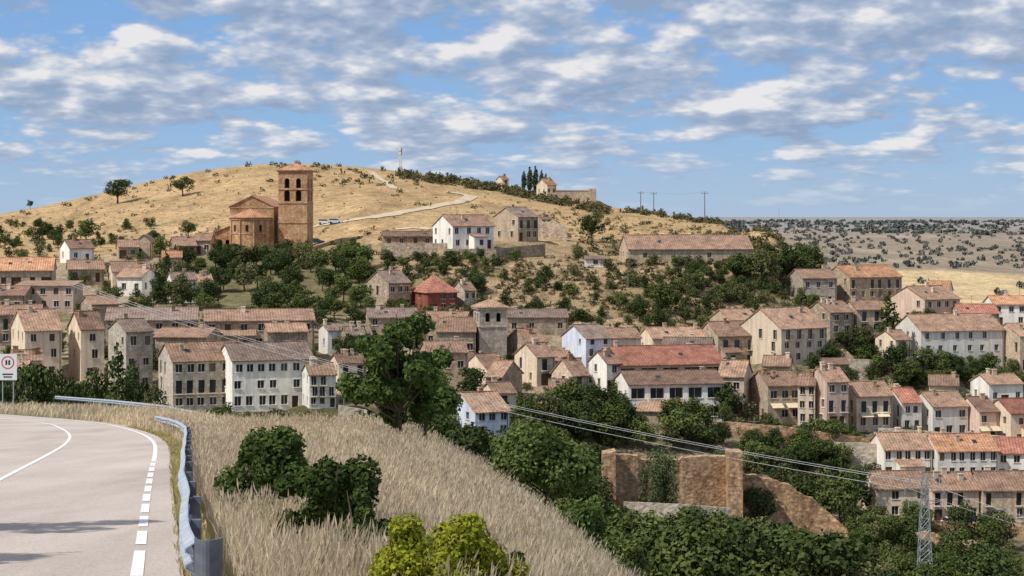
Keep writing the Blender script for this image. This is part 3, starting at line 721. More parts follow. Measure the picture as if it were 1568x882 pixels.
wall_run('retaining_wall',[(1240,548,566,392),(1330,550,570,392),(1400,556,576,394)],.5,PALEW,12,.1)
wall_run('ruined_stone_wall',[(826,342,356,498),(850,338,358,496),(868,348,362,494)],.7,WALL['stone'],13,.3)
wall_run('retaining_wall',[(1345,655,668,336),(1450,662,676,336),(1600,672,688,334)],.5,PALEW,14,.05)
wall_run('ruined_stone_wall',[(1380,818,870,286),(1420,815,872,284),(1480,840,880,282)],.8,RUBBLE,15,.3)
# ------------------------------------------------------------ paths
PATH=surf('pale_dirt_path',g3((.56,.44,.30)),scale=.4,fine=.15)
def drape(name,pix,width,mat,dmin=400,lift=.18):
    pts=[]
    for px,py in pix:
        d=hit(px,py,dmin)
        if d: pts.append((X(px,d),d))
    P=[]
    for i in range(len(pts)-1):
        a=np.array(pts[i]);b=np.array(pts[i+1]); n=max(1,int(np.linalg.norm(b-a)/1.0))
        for q in range(n): P.append(a+(b-a)*q/n)
    P.append(np.array(pts[-1])); P=np.array(P)
    if len(P)>12:
        kk=np.ones(7)/7; P=np.stack([np.convolve(np.pad(P[:,c],3,mode='edge'),kk,'valid') for c in (0,1)],1)
    V=[];Qs=[];m=5
    for i in range(len(P)):
        t=P[min(i+1,len(P)-1)]-P[max(i-1,0)]; t/=np.linalg.norm(t)+1e-9; nn=np.array([-t[1],t[0]])
        for j in range(m):
            p=P[i]+nn*width*(j/(m-1)-.5); V.append((p[0],p[1],float(H(*p))+lift))
    for i in range(len(P)-1):
        for j in range(m-1): Qs.append((i*m+j,i*m+j+1,(i+1)*m+j+1,(i+1)*m+j))
    qmesh(name,V,Qs,[mat],smooth=True)
drape('dirt_path',[(478,347),(520,341),(560,335),(610,327),(650,320),(690,312),(714,306),(722,301),(705,297),(680,294)],4.5,PATH)
drape('dirt_path',[(566,262),(576,270),(592,280),(604,290)],3,PATH)
drape('dirt_path',[(600,352),(640,349),(664,352)],3,PATH)

# ------------------------------------------------------------ vegetation
def leaf_cloud(rng,blobs,n,size,flat=.0):
    w=np.array([ (b[1][0]*b[1][1]*b[1][2])**.667 for b in blobs]); w/=w.sum()
    ib=rng.choice(len(blobs),n,p=w); c=np.array([b[0] for b in blobs])[ib]; r=np.array([b[1] for b in blobs])[ib]
    dr=rng.normal(size=(n,3)); dr/=np.linalg.norm(dr,axis=1)[:,None]
    ra=rng.uniform(.25,1.12,n)**.55
    p=c+dr*r*ra[:,None]
    nn=dr*.8+rng.normal(size=(n,3))*.5+np.array([0,0,.25]); nn/=np.linalg.norm(nn,axis=1)[:,None]
    a=rng.normal(size=(n,3)); u=np.cross(nn,a); u/=np.linalg.norm(u,axis=1)[:,None]; v=np.cross(nn,u)
    s=size*rng.uniform(.55,1.35,n)[:,None]; u=u*s*.5; v=v*s*.34
    V=np.stack([p-u,p-v*1.0,p+u,p+v*1.0],1).reshape(-1,3)
    return V,np.arange(4*n).reshape(-1,4)
def join(parts):
    Vs=[];Qs=[];Ms=[];o=0
    for V,Q_,m in parts:
        Vs.append(V);Qs.append(Q_+o);Ms.append(np.full(len(Q_),m));o+=len(V)
    return np.concatenate(Vs),np.concatenate(Qs),np.concatenate(Ms)
def plant_mesh(name,seed,kind,leafm,n,leaf,h=7.,cr=3.):
    rng=np.random.default_rng(seed); blobs=[];parts=[]
    if kind in('broad','open'):
        th=h*.2 if kind=='broad' else h*.12; cz=th+(h-th)*.5; hz=(h-th)*.5
        nb=15 if kind=='broad' else 42
        for i in range(nb):
            dv=rng.normal(size=3); dv/=np.linalg.norm(dv); q=rng.uniform(.35,.78) if kind=='broad' else rng.uniform(.3,.92)
            c=np.array([dv[0]*cr*q,dv[1]*cr*q,cz+dv[2]*hz*q]); r=(rng.uniform(.26,.46) if kind=='broad' else rng.uniform(.16,.28))*cr
            blobs.append((c,(r,r,r*.8)))
        if kind=='broad': blobs.append((np.array([0,0,cz]),(cr*.55,cr*.55,hz*.6)))
    elif kind=='bush':
        for i in range(20):
            an=rng.uniform(0,6.28); q=rng.uniform(0,.85)*cr; r=rng.uniform(.2,.42)*cr; top=h*(1-.3*(q/cr)**2)
            blobs.append((np.array([math.cos(an)*q,math.sin(an)*q,rng.uniform(.2,.85)*top]),(r,r,min(r,h*.35))))
        th=h*.1
    elif kind=='conifer':
        for i in range(16):
            f=i/15; rr=cr*(1-f)**.85+.25; an=rng.uniform(0,6.28); q=rr*.4
            blobs.append((np.array([math.cos(an)*q,math.sin(an)*q,h*(.1+.88*f)]),(rr*.75,rr*.75,h*.06)))
        th=h*.1
    elif kind=='cypress':
        for i in range(9):
            f=i/8; rr=cr*(math.sin(math.pi*(.12+.83*f)))**.7
            blobs.append((np.array([rng.normal(0,.08),rng.normal(0,.08),h*(.06+.88*f)]),(rr,rr,h*.1)))
        th=h*.05
    elif kind=='willow':
        for i in range(12):
            an=rng.uniform(0,6.28); q=rng.uniform(.2,.9)*cr
            blobs.append((np.array([math.cos(an)*q,math.sin(an)*q,h*rng.uniform(.3,.55)]),(cr*.22,cr*.22,h*.32)))
        blobs.append((np.array([0,0,h*.75]),(cr*.8,cr*.8,h*.22))); th=h*.2
    V,Q_=leaf_cloud(rng,blobs,n,leaf); V[:,2]=np.maximum(V[:,2],.02); parts.append((V,Q_,0))
    top=h*.75 if kind in('broad','willow','open') else h*.85
    bend=rng.normal(0,.15,2)
    tp=[(0,0,-.8),(0,0,0),(bend[0],bend[1],top*.45),(bend[0]*1.8,bend[1]*1.8,top)]
    tv,tq=tube(tp,[h*.032,h*.028,h*.017,h*.004],7); parts.append((tv,tq,1))
    if kind in('broad','bush','willow','open'):
        for b in blobs[:9 if kind!='open' else 30]:
            c=b[0]; s0=np.array([bend[0]*.6,bend[1]*.6,min(th+rng.uniform(0,.2)*h,c[2]*.8)]); mid=(s0+c)/2+np.array([0,0,-.04*h])
            tv,tq=tube([s0,mid,c+(c-mid)*.45],[h*.012,h*.007,h*.003],5); parts.append((tv,tq,1))
    Vv,Qq,Mm=join(parts)
    return qmesh(name,Vv,Qq,[leafm,BARK],Mm,asmesh=True)
LIB={'broad':[plant_mesh('tree_mesh',20+i,'broad',LEAF[m],1700,.40) for i,m in enumerate(['dark','mid','dark','mid','olive','dark','mid'])],
 'bush':[plant_mesh('bush_mesh',40+i,'bush',LEAF[m],700,.34,h=3,cr=2) for i,m in enumerate(['dark','mid','olive','dark'])],
 'conifer':[plant_mesh('conifer_mesh',50+i,'conifer',LEAF['dark'],1500,.4,h=8,cr=2.4) for i in range(2)],
 'cypress':[plant_mesh('cypress_mesh',60,'cypress',LEAF['dark'],1300,.45,h=8,cr=1.0)],
 'willow':[plant_mesh('willow_mesh',61,'willow',LEAF['willow'],3600,.32,h=8,cr=3)]}
NOM={'broad':(7.,3.),'bush':(3.,2.),'conifer':(8.,2.4),'cypress':(8.,1.),'willow':(8.,3.)}
NAMES={'broad':'deciduous_tree','bush':'shrub','conifer':'conifer_tree','cypress':'cypress_tree','willow':'willow_tree'}
def put(kind,px,d,h,wid=None,v=None,base=None):
    lib=LIB[kind]; me=lib[R.randrange(len(lib))] if v is None else lib[v]
    H0,R0=NOM[kind]; x=X(px,d); z=float(H(x,d))
    o=bpy.data.objects.new(NAMES[kind],me); s=h/H0; sw=(wid/2/R0) if wid else s*R.uniform(.85,1.2)
    o.location=(x,d,z-.1); o.scale=(sw,sw,s); o.rotation_euler=(0,0,R.uniform(0,6.28)); link(o)
def putpx(kind,px,pyb,pyt,wpx,dmin=150,v=None):
    d=hit(px,pyb,dmin)
    if d is None: return
    put(kind,px,d,(pyb-pyt)/F*d,wpx/F*d if wpx else None,v)
def region(kind,x0,x1,y0,y1,n,h0,h1,dmin=150,slope=0,clear=None):
    for _ in range(n):
        px=R.uniform(x0,x1); py=R.uniform(y0,y1)+slope*(px-x0); d=hit(px,py,dmin)
        if d is None: continue
        x=X(px,d); hh=R.uniform(h0,h1)
        if any(abs(x-p[0])<p[3]/2+.5 and -1<d-p[1]<p[4]+1 for p in PADS): continue
        top=py-hh/d*F
        if 915<px<1305 and d<292 and d>150:
            wb=778 if px<1134 else np.interp(px,[1134,1296],[788,828])
            if top<wb-12 and R.random()<.95: continue
        put(kind,px,d,hh)
for a in [('broad',180,312,268,50),('broad',280,301,266,38),('broad',46,320,305,14),('broad',906,372,322,46),('broad',288,366,336,32),
 ('broad',132,376,328,44),('conifer',255,452,382,34),('broad',245,408,352,36),('conifer',240,465,408,34),('broad',312,470,425,34),
 ('conifer',1358,545,445,62),('broad',885,405,372,26),('broad',880,432,404,22),('broad',835,442,406,26),('broad',730,460,416,36),
 ('broad',1014,480,424,44),('broad',1395,595,545,60),('broad',1440,600,560,50),('broad',1530,610,560,60),('broad',1270,565,530,50),
 ('broad',1310,790,705,70),('broad',1232,742,672,60),('broad',1335,792,745,50),
 ('broad',1170,440,378,60),('broad',1200,438,374,46),('broad',1140,430,385,50),('broad',1440,670,648,24),('broad',1512,672,638,30),
 ('broad',940,680,615,64),('broad',985,690,640,60),('broad',1030,690,640,60),('broad',1075,690,640,60),('broad',890,700,600,80),('broad',840,690,590,70)]:
    putpx(a[0],a[1],a[2],a[3],a[4])
def putd(kind,px,d,pyt,w):
    z=float(H(X(px,d),d)); put(kind,px,d,Z(pyt,d)-z,w/F*d)
putd('willow',1012,277,680,66)
for px,pyt,w in [(802,262,9),(811,256,10),(820,255,10),(829,261,9),(836,266,9)]: putd('cypress',px,738,pyt,w)
for px,pyt,w,d in [(60,532,90,205),(20,545,70,215),(100,560,60,200),(180,525,80,215),(150,555,60,225),(205,545,50,222),(240,590,50,210),(0,555,60,200),(125,570,60,235)]:
    putd('broad' if px!=180 else 'conifer',px,d,pyt,w)
region('broad',275,570,405,492,75,4.5,7.5)
region('broad',330,560,390,420,22,4,6)
region('broad',240,300,400,480,10,4,6)
region('bush',0,240,345,395,30,2,3.5)
region('bush',0,560,385,500,40,2,3.5)
region('broad',90,250,372,400,9,3.5,5)
region('broad',0,120,352,385,9,3.5,5.5)
region('broad',0,240,520,620,22,3,5)
region('bush',0,520,500,625,40,1.5,3)
region('broad',590,745,400,425,16,2.5,4.5)
region('bush',590,960,398,500,90,1.6,3)
region('bush',960,1250,405,510,120,1.6,3.2)
region('broad',930,1250,420,505,36,3,5.5)
region('broad',1120,1250,400,440,20,4,6.5)
region('bush',1200,1262,392,430,26,2,4)
region('broad',490,560,470,560,14,3.5,6)
region('broad',140,240,430,530,12,3,5)
region('broad',420,480,470,520,8,3,5)
region('broad',1225,1568,500,620,44,3.5,6.5)
region('broad',1380,1568,560,612,24,4,6.5)
region('bush',1100,1568,520,720,60,1.6,3)
region('broad',780,1130,630,690,60,4.5,8,294)
region('broad',640,900,590,700,45,4,7,230)
region('bush',900,1290,640,790,60,1.6,3.2)
region('bush',1130,1350,650,790,90,1.4,3.0,294)
region('broad',1140,1330,680,735,22,3,5.5,294)
region('broad',880,1290,800,1000,120,6.5,10)
region('broad',880,1270,785,850,40,3,5)
region('broad',1220,1568,820,960,60,4,7)
region('bush',1280,1568,790,900,50,1.8,3)
region('broad',1300,1420,805,860,14,4,6)
region('bush',1200,1345,690,800,20,2,3.5)
region('broad',560,900,700,900,60,6,9,150)
region('broad',800,920,730,860,26,5,8,150)
region('bush',640,1120,500,620,50,1.3,2.6,300)
for _ in range(60):
    d=R.uniform(115,225); px=R.uniform(330,900); put('broad',px,d,R.uniform(3,5.5))
def scrub(name,P,mat,n=34,lsz=.5,seed=5):
    rng=np.random.default_rng(seed); tv,tq=leaf_cloud(rng,[(np.array([0,0,.45]),(.9,.9,.6)),(np.array([.5,.2,.35]),(.5,.5,.4)),(np.array([-.4,.3,.5]),(.5,.5,.5))],n,lsz)
    P=np.array(P); k=len(P); an=rng.uniform(0,6.28,k)
    c,s=np.cos(an)[:,None],np.sin(an)[:,None]
    X_=(tv[:,0][None]*c-tv[:,1][None]*s)*P[:,3:4]+P[:,0:1]; Y_=(tv[:,0][None]*s+tv[:,1][None]*c)*P[:,3:4]+P[:,1:2]; Z_=tv[:,2][None]*P[:,4:5]+P[:,2:3]
    V=np.stack([X_,Y_,Z_],-1).reshape(-1,3); Q_=(tq[None]+(np.arange(k)*len(tv))[:,None,None]).reshape(-1,4)
    qmesh(name,V,Q_,[mat])
S=[]
def sreg(x0,x1,f0,f1,n,s0,s1,dmin=400,zr=.75):
    for _ in range(n):
        px=R.uniform(x0,x1); py=R.uniform(f0(px),f1(px)); d=hit(px,py,dmin)
        if d is None: continue
        x=X(px,d); s=R.uniform(s0,s1)
        if any(abs(x-p[0])<p[3]/2+.5 and -1<d-p[1]<p[4]+1 for p in PADS): continue
        S.append((x,d,float(H(x,d))-.1,s,s*R.uniform(.6,1.1)*zr/.6))
rid=lambda px: np.interp(px,[0,100,200,300,400,480,560,620,700,784,850,900,1000,1100,1180,1225,1260],[329,309,286,262,251,251,257,263,273,287,301,312,326,339,352,391,411])
sreg(0,1180,lambda p:rid(p)+1,lambda p:rid(p)+50,110,.6,1.4)
sreg(0,1180,lambda p:rid(p)+2,lambda p:rid(p)+9,40,.9,1.8)
sreg(400,600,lambda p:rid(p)+1,lambda p:rid(p)+30,40,.8,1.8)
sreg(0,1180,lambda p:rid(p)+5,lambda p:360,800,.2,.5)
sreg(610,930,lambda p:rid(p)-0+1,lambda p:rid(p)+13,330,1.0,2.0)
sreg(960,1120,lambda p:rid(p)+1,lambda p:rid(p)+6,90,1.0,1.8)
sreg(590,1240,lambda p:395,lambda p:500,900,.5,1.2)
sreg(0,600,lambda p:350,lambda p:420,180,.5,1.3)
sreg(880,960,lambda p:350,lambda p:400,40,.8,1.6)
sreg(840,1120,lambda p:rid(p)+15,lambda p:365,120,.5,1.1)
sreg(1120,1260,lambda p:rid(p)+2,lambda p:rid(p)+60,160,.9,1.8)
sreg(0,1568,lambda p:500,lambda p:700,600,.3,.8,280)
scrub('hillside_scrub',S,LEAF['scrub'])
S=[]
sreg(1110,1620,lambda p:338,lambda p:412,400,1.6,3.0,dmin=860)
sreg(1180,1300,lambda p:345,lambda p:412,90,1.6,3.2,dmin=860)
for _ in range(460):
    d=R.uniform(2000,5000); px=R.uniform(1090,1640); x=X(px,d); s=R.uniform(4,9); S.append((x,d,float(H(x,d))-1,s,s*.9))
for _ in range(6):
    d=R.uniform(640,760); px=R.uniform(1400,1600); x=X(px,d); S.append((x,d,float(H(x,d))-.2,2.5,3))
scrub('distant_scrub_trees',S,foliage('foliage_far_hazed',(.07,.08,.075),(.13,.14,.12),0,.1),n=26,lsz=.7,seed=9)  # leaf colours paled and blued to paint in distance haze

NEARC=[]
def near(name,px,d,pyt,wpx,kind,leafm,n,leaf,seed,hmin=None):
    x=X(px,d); z=float(H(x,d)); h=Z(pyt,d)-z
    if hmin: h=max(h,hmin)
    cr=wpx/2/F*d*.95
    me=plant_mesh(name+'_mesh',seed,kind,leafm,n,leaf,h=h,cr=cr)
    o=bpy.data.objects.new(name,me); o.location=(x,d,z); link(o)
    if d<50: NEARC.append((x,d,cr))
near('walnut_tree',612,84,480,190,'open',LEAF['near'],12500,.24,101)
near('walnut_tree',650,90,560,120,'broad',LEAF['near'],4500,.22,109)
near('hawthorn_bush',430,30,650,170,'bush',LEAF['near'],11000,.085,102)
near('hawthorn_bush',505,25,684,180,'bush',LEAF['near'],11000,.075,103)
near('hawthorn_bush',380,35,660,90,'bush',LEAF['near'],4500,.085,113)
near('hawthorn_bush',560,21.5,735,110,'bush',LEAF['near'],6500,.06,114)
near('yellow_green_bush',625,17.0,785,170,'bush',LEAF['yellow'],9500,.05,104)
near('yellow_green_bush',720,17.8,765,190,'bush',LEAF['yellow'],11000,.05,105)
near('hawthorn_bush',785,22,822,60,'bush',LEAF['near'],2500,.06,115)
near('oak_tree',835,76,652,192,'broad',LEAF['oak'],12000,.2,106)
near('oak_tree',715,98,655,100,'broad',LEAF['dark'],3500,.24,107)
near('oak_tree',770,100,700,110,'broad',LEAF['mid'],3500,.24,108)
near('oak_tree',895,84,770,100,'broad',LEAF['near'],4000,.2,110)
near('oak_tree',950,110,800,110,'broad',LEAF['mid'],4500,.24,111)
for i,(x,y,h) in enumerate([(-12.9,19.0,11),(-13.9,24.5,11.6)]):
    me=plant_mesh('poplar_mesh',120+i,'broad',LEAF['near'],4500,.24,h=h,cr=1.6)
    o=bpy.data.objects.new('poplar_tree',me); o.location=(x,y,float(H(x,y))); link(o)

# grass
STRAW=foliage('dry_grass_straw',(.25,.18,.11),(.82,.69,.49),.3,.0,nsc=.35,w=(.45,.75))
GRN=foliage('verge_grass',(.14,.13,.04),(.55,.46,.22),.2,.0,nsc=.5)
OLG=foliage('weeds_green',(.07,.085,.03),(.28,.28,.11),.2,.0,nsc=.5)
def grass(name,n,o0,o1,y0,y1,h0,h1,mat,wid=.006,heads=False,seed=1,thr=None):
    rng=np.random.default_rng(seed)
    y=np.exp(rng.uniform(math.log(y0),math.log(y1),n)); u=rng.uniform(0,1,n)
    o1v=crest(y)+o1 if heads or thr else np.full(n,o1)
    x=edge(y)+o0+u*(o1v-o0)
    cl=wob(x,y,3.)+.6*wob(y,x,1.1); keep=rng.uniform(0,1,n)<np.clip(.62+.6*cl,.08,1)
    if thr: keep&=(wob(y*1.3,x,5.)>thr)
    for (bx,by,br) in NEARC: keep&=~(((x-bx)/(br*.9))**2+((y-by+br*.6)/(br*1.7))**2<1)
    x,y,cl=x[keep],y[keep],cl[keep]; n=len(x)
    z=H(x,y); h=rng.uniform(h0,h1,n)*(1+.4*np.clip(cl,-1.2,1)); w=wid*(1+y/22.)*rng.uniform(.6,1.4,n)
    an=rng.uniform(0,6.28,n); le=rng.uniform(.1,.7,n)*h; la=rng.normal(.4,1.3,n)
    dx=np.cos(an)*w/2; dy=np.sin(an)*w/2*.3; tx=np.cos(la)*le; ty=np.sin(la)*le
    b0=np.stack([x-dx,y-dy,z-.03],1);b1=np.stack([x+dx,y+dy,z-.03],1)
    m0=np.stack([x-dx*.8+tx*.35,y-dy+ty*.35,z+h*.6],1);m1=np.stack([x+dx*.8+tx*.35,y+dy+ty*.35,z+h*.6],1)
    t0=np.stack([x-dx*.15+tx,y+ty,z+h],1);t1=np.stack([x+dx*.15+tx,y+ty,z+h],1)
    V=np.stack([b0,b1,m1,m0,t1,t0],1).reshape(-1,3); k=np.arange(n)[:,None]*6
    Q_=np.concatenate([k+np.array([[0,1,2,3]]),k+np.array([[3,2,4,5]])],0)
    if heads:
        hk=rng.uniform(0,1,n)<.45; T=((t0+t1)/2)[hk]; ww=w[hk]*.6+.002; hh=.07+.05*rng.uniform(size=hk.sum()); m=len(T)
        e=np.stack([ww,ww*.3,0*ww],1); a_=np.stack([tx[hk]*.15,ty[hk]*.15,hh],1)
        HV=np.stack([T-a_*.5,T-e+a_*.1,T+a_,T+e+a_*.1],1).reshape(-1,3); HQ=np.arange(4*m).reshape(-1,4)+len(V)
        V=np.concatenate([V,HV]); Q_=np.concatenate([Q_,HQ])
    qmesh(name,V,Q_,[mat])
grass('dry_grass',165000,1.0,4.0,13,118,.16,.54,STRAW,heads=True,seed=2)
grass('green_weeds',42000,1.6,3.0,13,100,.2,.5,OLG,wid=.009,seed=6,thr=.28)
grass('verge_grass',24000,.45,1.35,12,110,.05,.18,GRN,seed=3)
grass('far_verge_grass',12000,.8,6.5,95,185,.25,.6,STRAW,wid=.01,seed=4)

# ------------------------------------------------------------ vehicles
def car(px,d,yaw,colr_,z=None):
    x=X(px,d); z=float(H(x,d)) if z is None else z
    E=empty('parked_car',(x,d,z+.02),math.radians(yaw)); m=surf('car_paint',[(.3,colr_),(.7,colr_)],rough=.25,spec=.6)
    def prism(pb,prof,hw,taper,zt,m_=0):
        n=len(prof); A=[];Bp=[]
        for (u,v) in prof:
            q=hw-(taper if v>zt else 0); A.append((u,-q,v));Bp.append((u,q,v))
        pb.poly(A,m_);pb.poly(Bp[::-1],m_)
        for i in range(n): pb.poly([A[i],Bp[i],Bp[(i+1)%n],A[(i+1)%n]],m_)
    b=PB(); prism(b,[(-2.05,.3),(2.05,.3),(2.1,.6),(1.95,.82),(1.0,.95),(-1.9,1.0),(-2.1,.75)],.86,.05,.8)
    prism(b,[(-1.45,1.42),(.35,1.42),(.25,1.47),(-1.35,1.47)],.68,.02,1.45); b.obj('body',[m],E)
    c=PB(); prism(c,[(-1.95,.98),(1.05,.94),(.4,1.42),(-1.5,1.42)],.8,.13,1.2); c.obj('windows',[GLASS],E)
    w=PB()
    for sx in (-1.3,1.3):
        for sy in (-.8,.8): w.tube([(sx,sy-.1,.3),(sx,sy+.1,.3)],.31,12)
    w.obj('wheels',[IRON],E)
for a in [(497,344,5,(.65,.65,.66)),(514,343,-10,(.45,.5,.56)),(485,374,10,(.03,.04,.07)),(1358,676,15,(.5,.5,.52)),(1395,680,15,(.35,.05,.04)),(1462,806,10,(.6,.6,.6)),(1540,806,8,(.55,.55,.55)),(1500,806,8,(.08,.1,.2))]:
    d=hit(a[0],a[1],280)
    if d: car(a[0],d,a[2],a[3])

# ------------------------------------------------------------ sign
d=178; x=X(12,d); zt=Z(542,d); zb=Z(582,d); zg=float(H(x,d))
E=empty('traffic_sign',(x,d,0)); WP=surf('sign_white',[(.3,(.7,.7,.7)),(.7,(.78,.78,.78))]); RP=surf('sign_red',[(.3,(.5,.03,.03)),(.7,(.55,.04,.04))])
pb=PB(); hw=.85; pb.box(-hw,hw,-.03,.03,zb,zt); pb.obj('panel',[WP],E)
pb=PB(); pb.tube([(-.5,.09,zg-.5),(-.5,.09,zt-.1)],.05,8); pb.tube([(.5,.09,zg-.5),(.5,.09,zt-.1)],.05,8); pb.obj('posts',[STEEL],E)
pb=PB(); cz=zt-.8; n=28
for i in range(n):
    a0=6.283*i/n;a1=6.283*(i+1)/n
    pb.poly([(.6*math.cos(a0),-.036,cz+.6*math.sin(a0)),(.6*math.cos(a1),-.036,cz+.6*math.sin(a1)),(.5*math.cos(a1),-.036,cz+.5*math.sin(a1)),(.5*math.cos(a0),-.036,cz+.5*math.sin(a0))])
pb.obj('red_ring',[RP],E)
pb=PB(); pb.box(-.22,-.05,-.04,-.034,cz-.22,cz+.22); pb.box(.05,.22,-.04,-.034,cz-.22,cz+.22); pb.box(-.5,.5,-.04,-.034,cz-1.15,cz-1.02); pb.box(-.4,.4,-.04,-.034,cz-1.4,cz-1.28); pb.obj('lettering',[IRON],E)

# ------------------------------------------------------------ masts and pylon
def lattice(pb,w0,w1,h,nseg,r,mf=lambda k:0):
    for k in range(nseg):
        z0=h*k/nseg;z1=h*(k+1)/nseg; a=w0+(w1-w0)*k/nseg; b=w0+(w1-w0)*(k+1)/nseg; m=mf(k)
        c0=[(-a,-a,z0),(a,-a,z0),(a,a,z0),(-a,a,z0)]; c1=[(-b,-b,z1),(b,-b,z1),(b,b,z1),(-b,b,z1)]
        for i in range(4):
            j=(i+1)%4
            pb.tube([c0[i],c1[i]],r,4,m,False); pb.tube([c0[i],c1[j]],r*.6,4,m,False); pb.tube([c0[j],c1[i]],r*.6,4,m,False); pb.tube([c1[i],c1[j]],r*.6,4,m,False)
WPT=surf('mast_white',g3((.7,.7,.7)));RPT=surf('mast_red',g3((.40,.10,.07)))
d=735;x=X(613,d);z=float(H(x,d)); pb=PB(); hh=Z(224,d)-z
lattice(pb,.55,.3,hh,9,.11,lambda k:1 if k==7 else 0); pb.tube([(0,0,hh),(0,0,hh+2.0)],.07,5,0)
for zz in (hh*.86,hh*.72): pb.tube([(-.2,-.6,zz),(-.2,-.4,zz)],.55,12,0); pb.tube([(.5,0,zz-.5),(.5,0,zz+.7)],.2,6,1)
E=empty('radio_mast',(x,d,z)); pb.obj('lattice',[WPT,RPT],E)
d=205;x=X(1416,d);z=float(H(x,d)); zt=Z(727,d); pb=PB(); hh=zt-z
lattice(pb,.85,.26,hh,12,.04)
for zz,l in ((hh*.985,1.6),(hh*.90,2.1),(hh*.80,1.7)):
    for s in (-1,1):
        pb.tube([(0,0,zz),(s*l,0,zz-.05)],.04,4); pb.tube([(0,0,zz-.6),(s*l,0,zz-.05)],.03,4); pb.tube([(s*l,0,zz-.05),(s*l,0,zz-.75)],.07,6)
E=empty('electricity_pylon',(x,d,z)); pb.obj('lattice',[surf('pylon_steel',g3((.3,.32,.33)),scale=5,rough=.5,metal=.2)],E)
def pole(px,pyt,pyb,dm=400):
    d=hit(px,pyb,dm) or 600; x=X(px,d); z=float(H(x,d)); h=Z(pyt,d)-z; pb=PB()
    pb.tube([(0,0,-1),(0,0,h)],[.18,.11],7); pb.box(-1,1,-.08,.08,h-.7,h-.55)
    for s in (-.9,0,.9): pb.tube([(s,0,h-.5),(s,0,h-.1)],.08,5)
    E=empty('utility_pole',(x,d,z)); pb.obj('pole',[surf('weathered_wood',g3((.16,.14,.12)))],E); return (x,d,z+h)
p1=pole(981,293,326);p2=pole(1001,294,328);p3=pole(1079,293,336);pole(1193,320,356)
for a in [(520,500,545),(962,400,442),(1155,640,668),(527,590,660)]: pole(a[0],a[1],a[2],250)
parts=[]
def cable(a,b,sag,r=.03,n=40,r2=None):
    a=np.array(a);b=np.array(b); pts=[a+(b-a)*i/n-np.array([0,0,sag*4*(i/n)*(1-i/n)]) for i in range(n+1)]
    v,q=tube(pts,r,4); parts.append((v,q,0))
for k,(dy,dx) in enumerate([(0,0),(6,3),(12,-3)]):
    a=(X(95,330),330,Z(425+dy*.6,330)); b=(X(1416+dx*6,205),205,Z(738+dy,205)); cable(a,b,3.0,.028,60)
    cable(b,(X(2100,150),150,Z(860+dy,150)),2,.014,20)
V,Q_,M_=join(parts); qmesh('power_cables',V,Q_,[surf('cable_aluminium',g3((.42,.42,.42)),rough=.6)],M_)
parts.clear()
cable(p1,p2,.3,.02);cable(p2,p3,.8,.02); V,Q_,M_=join(parts); qmesh('power_cables',V,Q_,[surf('cable_far',g3((.2,.2,.2)))],M_)

# ------------------------------------------------------------ sky, sun, camera
SUNH=(-.86,-.51); EL=math.radians(50)
sd=Vector((SUNH[0]*math.cos(EL),SUNH[1]*math.cos(EL),math.sin(EL))).normalized()
su=bpy.data.lights.new('sun','SUN'); su.energy=4.2; su.angle=math.radians(.53); su.color=(1,.95,.88)
so=bpy.data.objects.new('sun',su); so.rotation_euler=sd.to_track_quat('Z','Y').to_euler(); so.location=(-50,-20,80); link(so)
wd=bpy.data.worlds.new('World'); SC.world=wd; wd.use_nodes=True; t=wd.node_tree; t.nodes.clear(); L=t.links.new
sky=N(t,'ShaderNodeTexSky'); sky.sky_type='NISHITA'; sky.sun_disc=False; sky.sun_elevation=EL
sky.sun_rotation=math.atan2(sd.x,sd.y); sky.air_density=1.; sky.dust_density=.3; sky.ozone_density=3; sky.altitude=1000
bg=N(t,'ShaderNodeBackground'); bg.inputs[1].default_value=.11; L(sky.outputs[0],bg.inputs[0])
def M(op,a,b=None,c=None):
    n=N(t,'ShaderNodeMath',operation=op)
    for i,v in enumerate((a,b,c)):
        if v is None: continue
        if isinstance(v,(int,float)): n.inputs[i].default_value=v
        else: L(v,n.inputs[i])
    return n.outputs[0]
tc=N(t,'ShaderNodeTexCoord'); sp=N(t,'ShaderNodeSeparateXYZ'); L(tc.outputs['Generated'],sp.inputs[0])
x_,y_,z_=sp.outputs
rr=M('SQRT',M('ADD',M('MULTIPLY',x_,x_),M('MULTIPLY',y_,y_))); el=M('MAXIMUM',M('DIVIDE',z_,M('MAXIMUM',rr,.001)),0.0); az=M('ARCTAN2',x_,y_)
gr=ramp(t,[(0,(.36,.50,.70)),(.25,(.27,.46,.74)),(1,(.14,.35,.76))]); L(M('MULTIPLY',el,6.),gr.inputs[0])
bh=N(t,'ShaderNodeBackground'); L(gr.outputs[0],bh.inputs[0])
ms=N(t,'ShaderNodeMixShader'); fh=N(t,'ShaderNodeMapRange'); fh.inputs[1].default_value=.1; fh.inputs[2].default_value=.8; fh.inputs[3].default_value=.88; fh.inputs[4].default_value=0; L(el,fh.inputs[0])
L(fh.outputs[0],ms.inputs[0]); L(bg.outputs[0],ms.inputs[1]); L(bh.outputs[0],ms.inputs[2])
Xc=M('MULTIPLY',az,13.); Yc=M('MULTIPLY',M('LOGARITHM',M('ADD',el,.06),math.e),4.6)
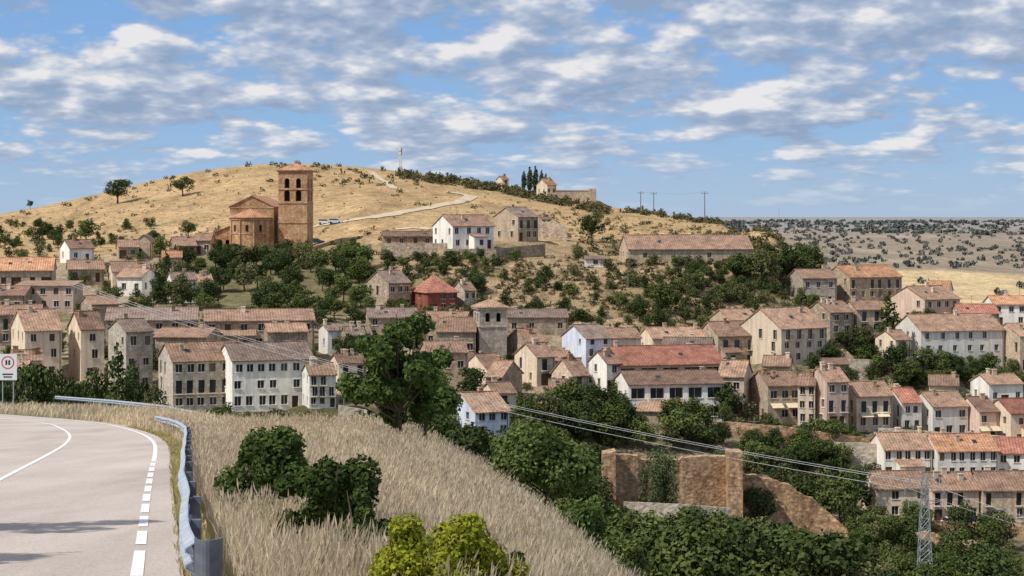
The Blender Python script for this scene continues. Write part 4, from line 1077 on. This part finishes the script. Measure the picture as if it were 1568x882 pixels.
def dens(ox,oy):
    cb=N(t,'ShaderNodeCombineXYZ'); L(M('ADD',Xc,ox+3.3),cb.inputs[0]); L(M('ADD',Yc,oy),cb.inputs[1]); cb.inputs[2].default_value=2.7
    n=N(t,'ShaderNodeTexNoise'); n.inputs['Scale'].default_value=1.0; n.inputs['Detail'].default_value=7; n.inputs['Roughness'].default_value=.5; n.inputs['Distortion'].default_value=.1
    L(cb.outputs[0],n.inputs['Vector'])
    v=N(t,'ShaderNodeTexVoronoi'); v.feature='F1'; v.inputs['Scale'].default_value=1.9; v.inputs['Detail'].default_value=3; v.inputs['Roughness'].default_value=.6
    L(cb.outputs[0],v.inputs['Vector'])
    return M('ADD',n.outputs['Fac'],M('MULTIPLY',M('SUBTRACT',.45,v.outputs['Distance']),.32))
n1=dens(0,0); n2=dens(-.12,.24)
bias=N(t,'ShaderNodeMapRange'); bias.inputs[1].default_value=0; bias.inputs[2].default_value=.05; bias.inputs[3].default_value=.05; bias.inputs[4].default_value=.255; L(el,bias.inputs[0])
msk=N(t,'ShaderNodeMapRange'); msk.interpolation_type='SMOOTHSTEP'; msk.inputs[1].default_value=.31; msk.inputs[2].default_value=.50; L(M('ADD',n1,bias.outputs[0]),msk.inputs[0])
hz=N(t,'ShaderNodeMapRange'); hz.inputs[1].default_value=.001; hz.inputs[2].default_value=.035; hz.inputs[3].default_value=.0; hz.inputs[4].default_value=.94; L(el,hz.inputs[0])
lit=N(t,'ShaderNodeMapRange'); lit.inputs[1].default_value=-.16; lit.inputs[2].default_value=.20; L(M('SUBTRACT',n1,n2),lit.inputs[0])
cr=ramp(t,[(0,(.31,.41,.58)),(.4,(.43,.51,.67)),(.68,(.60,.66,.77)),(1,(.92,.90,.90))]); L(lit.outputs[0],cr.inputs[0])
bc=N(t,'ShaderNodeBackground'); L(cr.outputs[0],bc.inputs[0]); bc.inputs[1].default_value=.92
mx=N(t,'ShaderNodeMixShader'); L(M('MULTIPLY',msk.outputs[0],hz.outputs[0]),mx.inputs[0]); L(ms.outputs[0],mx.inputs[1]); L(bc.outputs[0],mx.inputs[2])
wo=N(t,'ShaderNodeOutputWorld'); L(mx.outputs[0],wo.inputs[0])
cam=bpy.data.cameras.new('camera'); cam.sensor_width=36; cam.lens=F/1568*36; cam.shift_y=-(441-HY)/1568; cam.clip_start=.1; cam.clip_end=30000
co=bpy.data.objects.new('camera',cam); co.rotation_euler=(math.pi/2,0,0); link(co); SC.camera=co
SC.view_settings.view_transform='Standard'; SC.view_settings.look='None'; SC.view_settings.exposure=0
print('objects',len(bpy.data.objects))
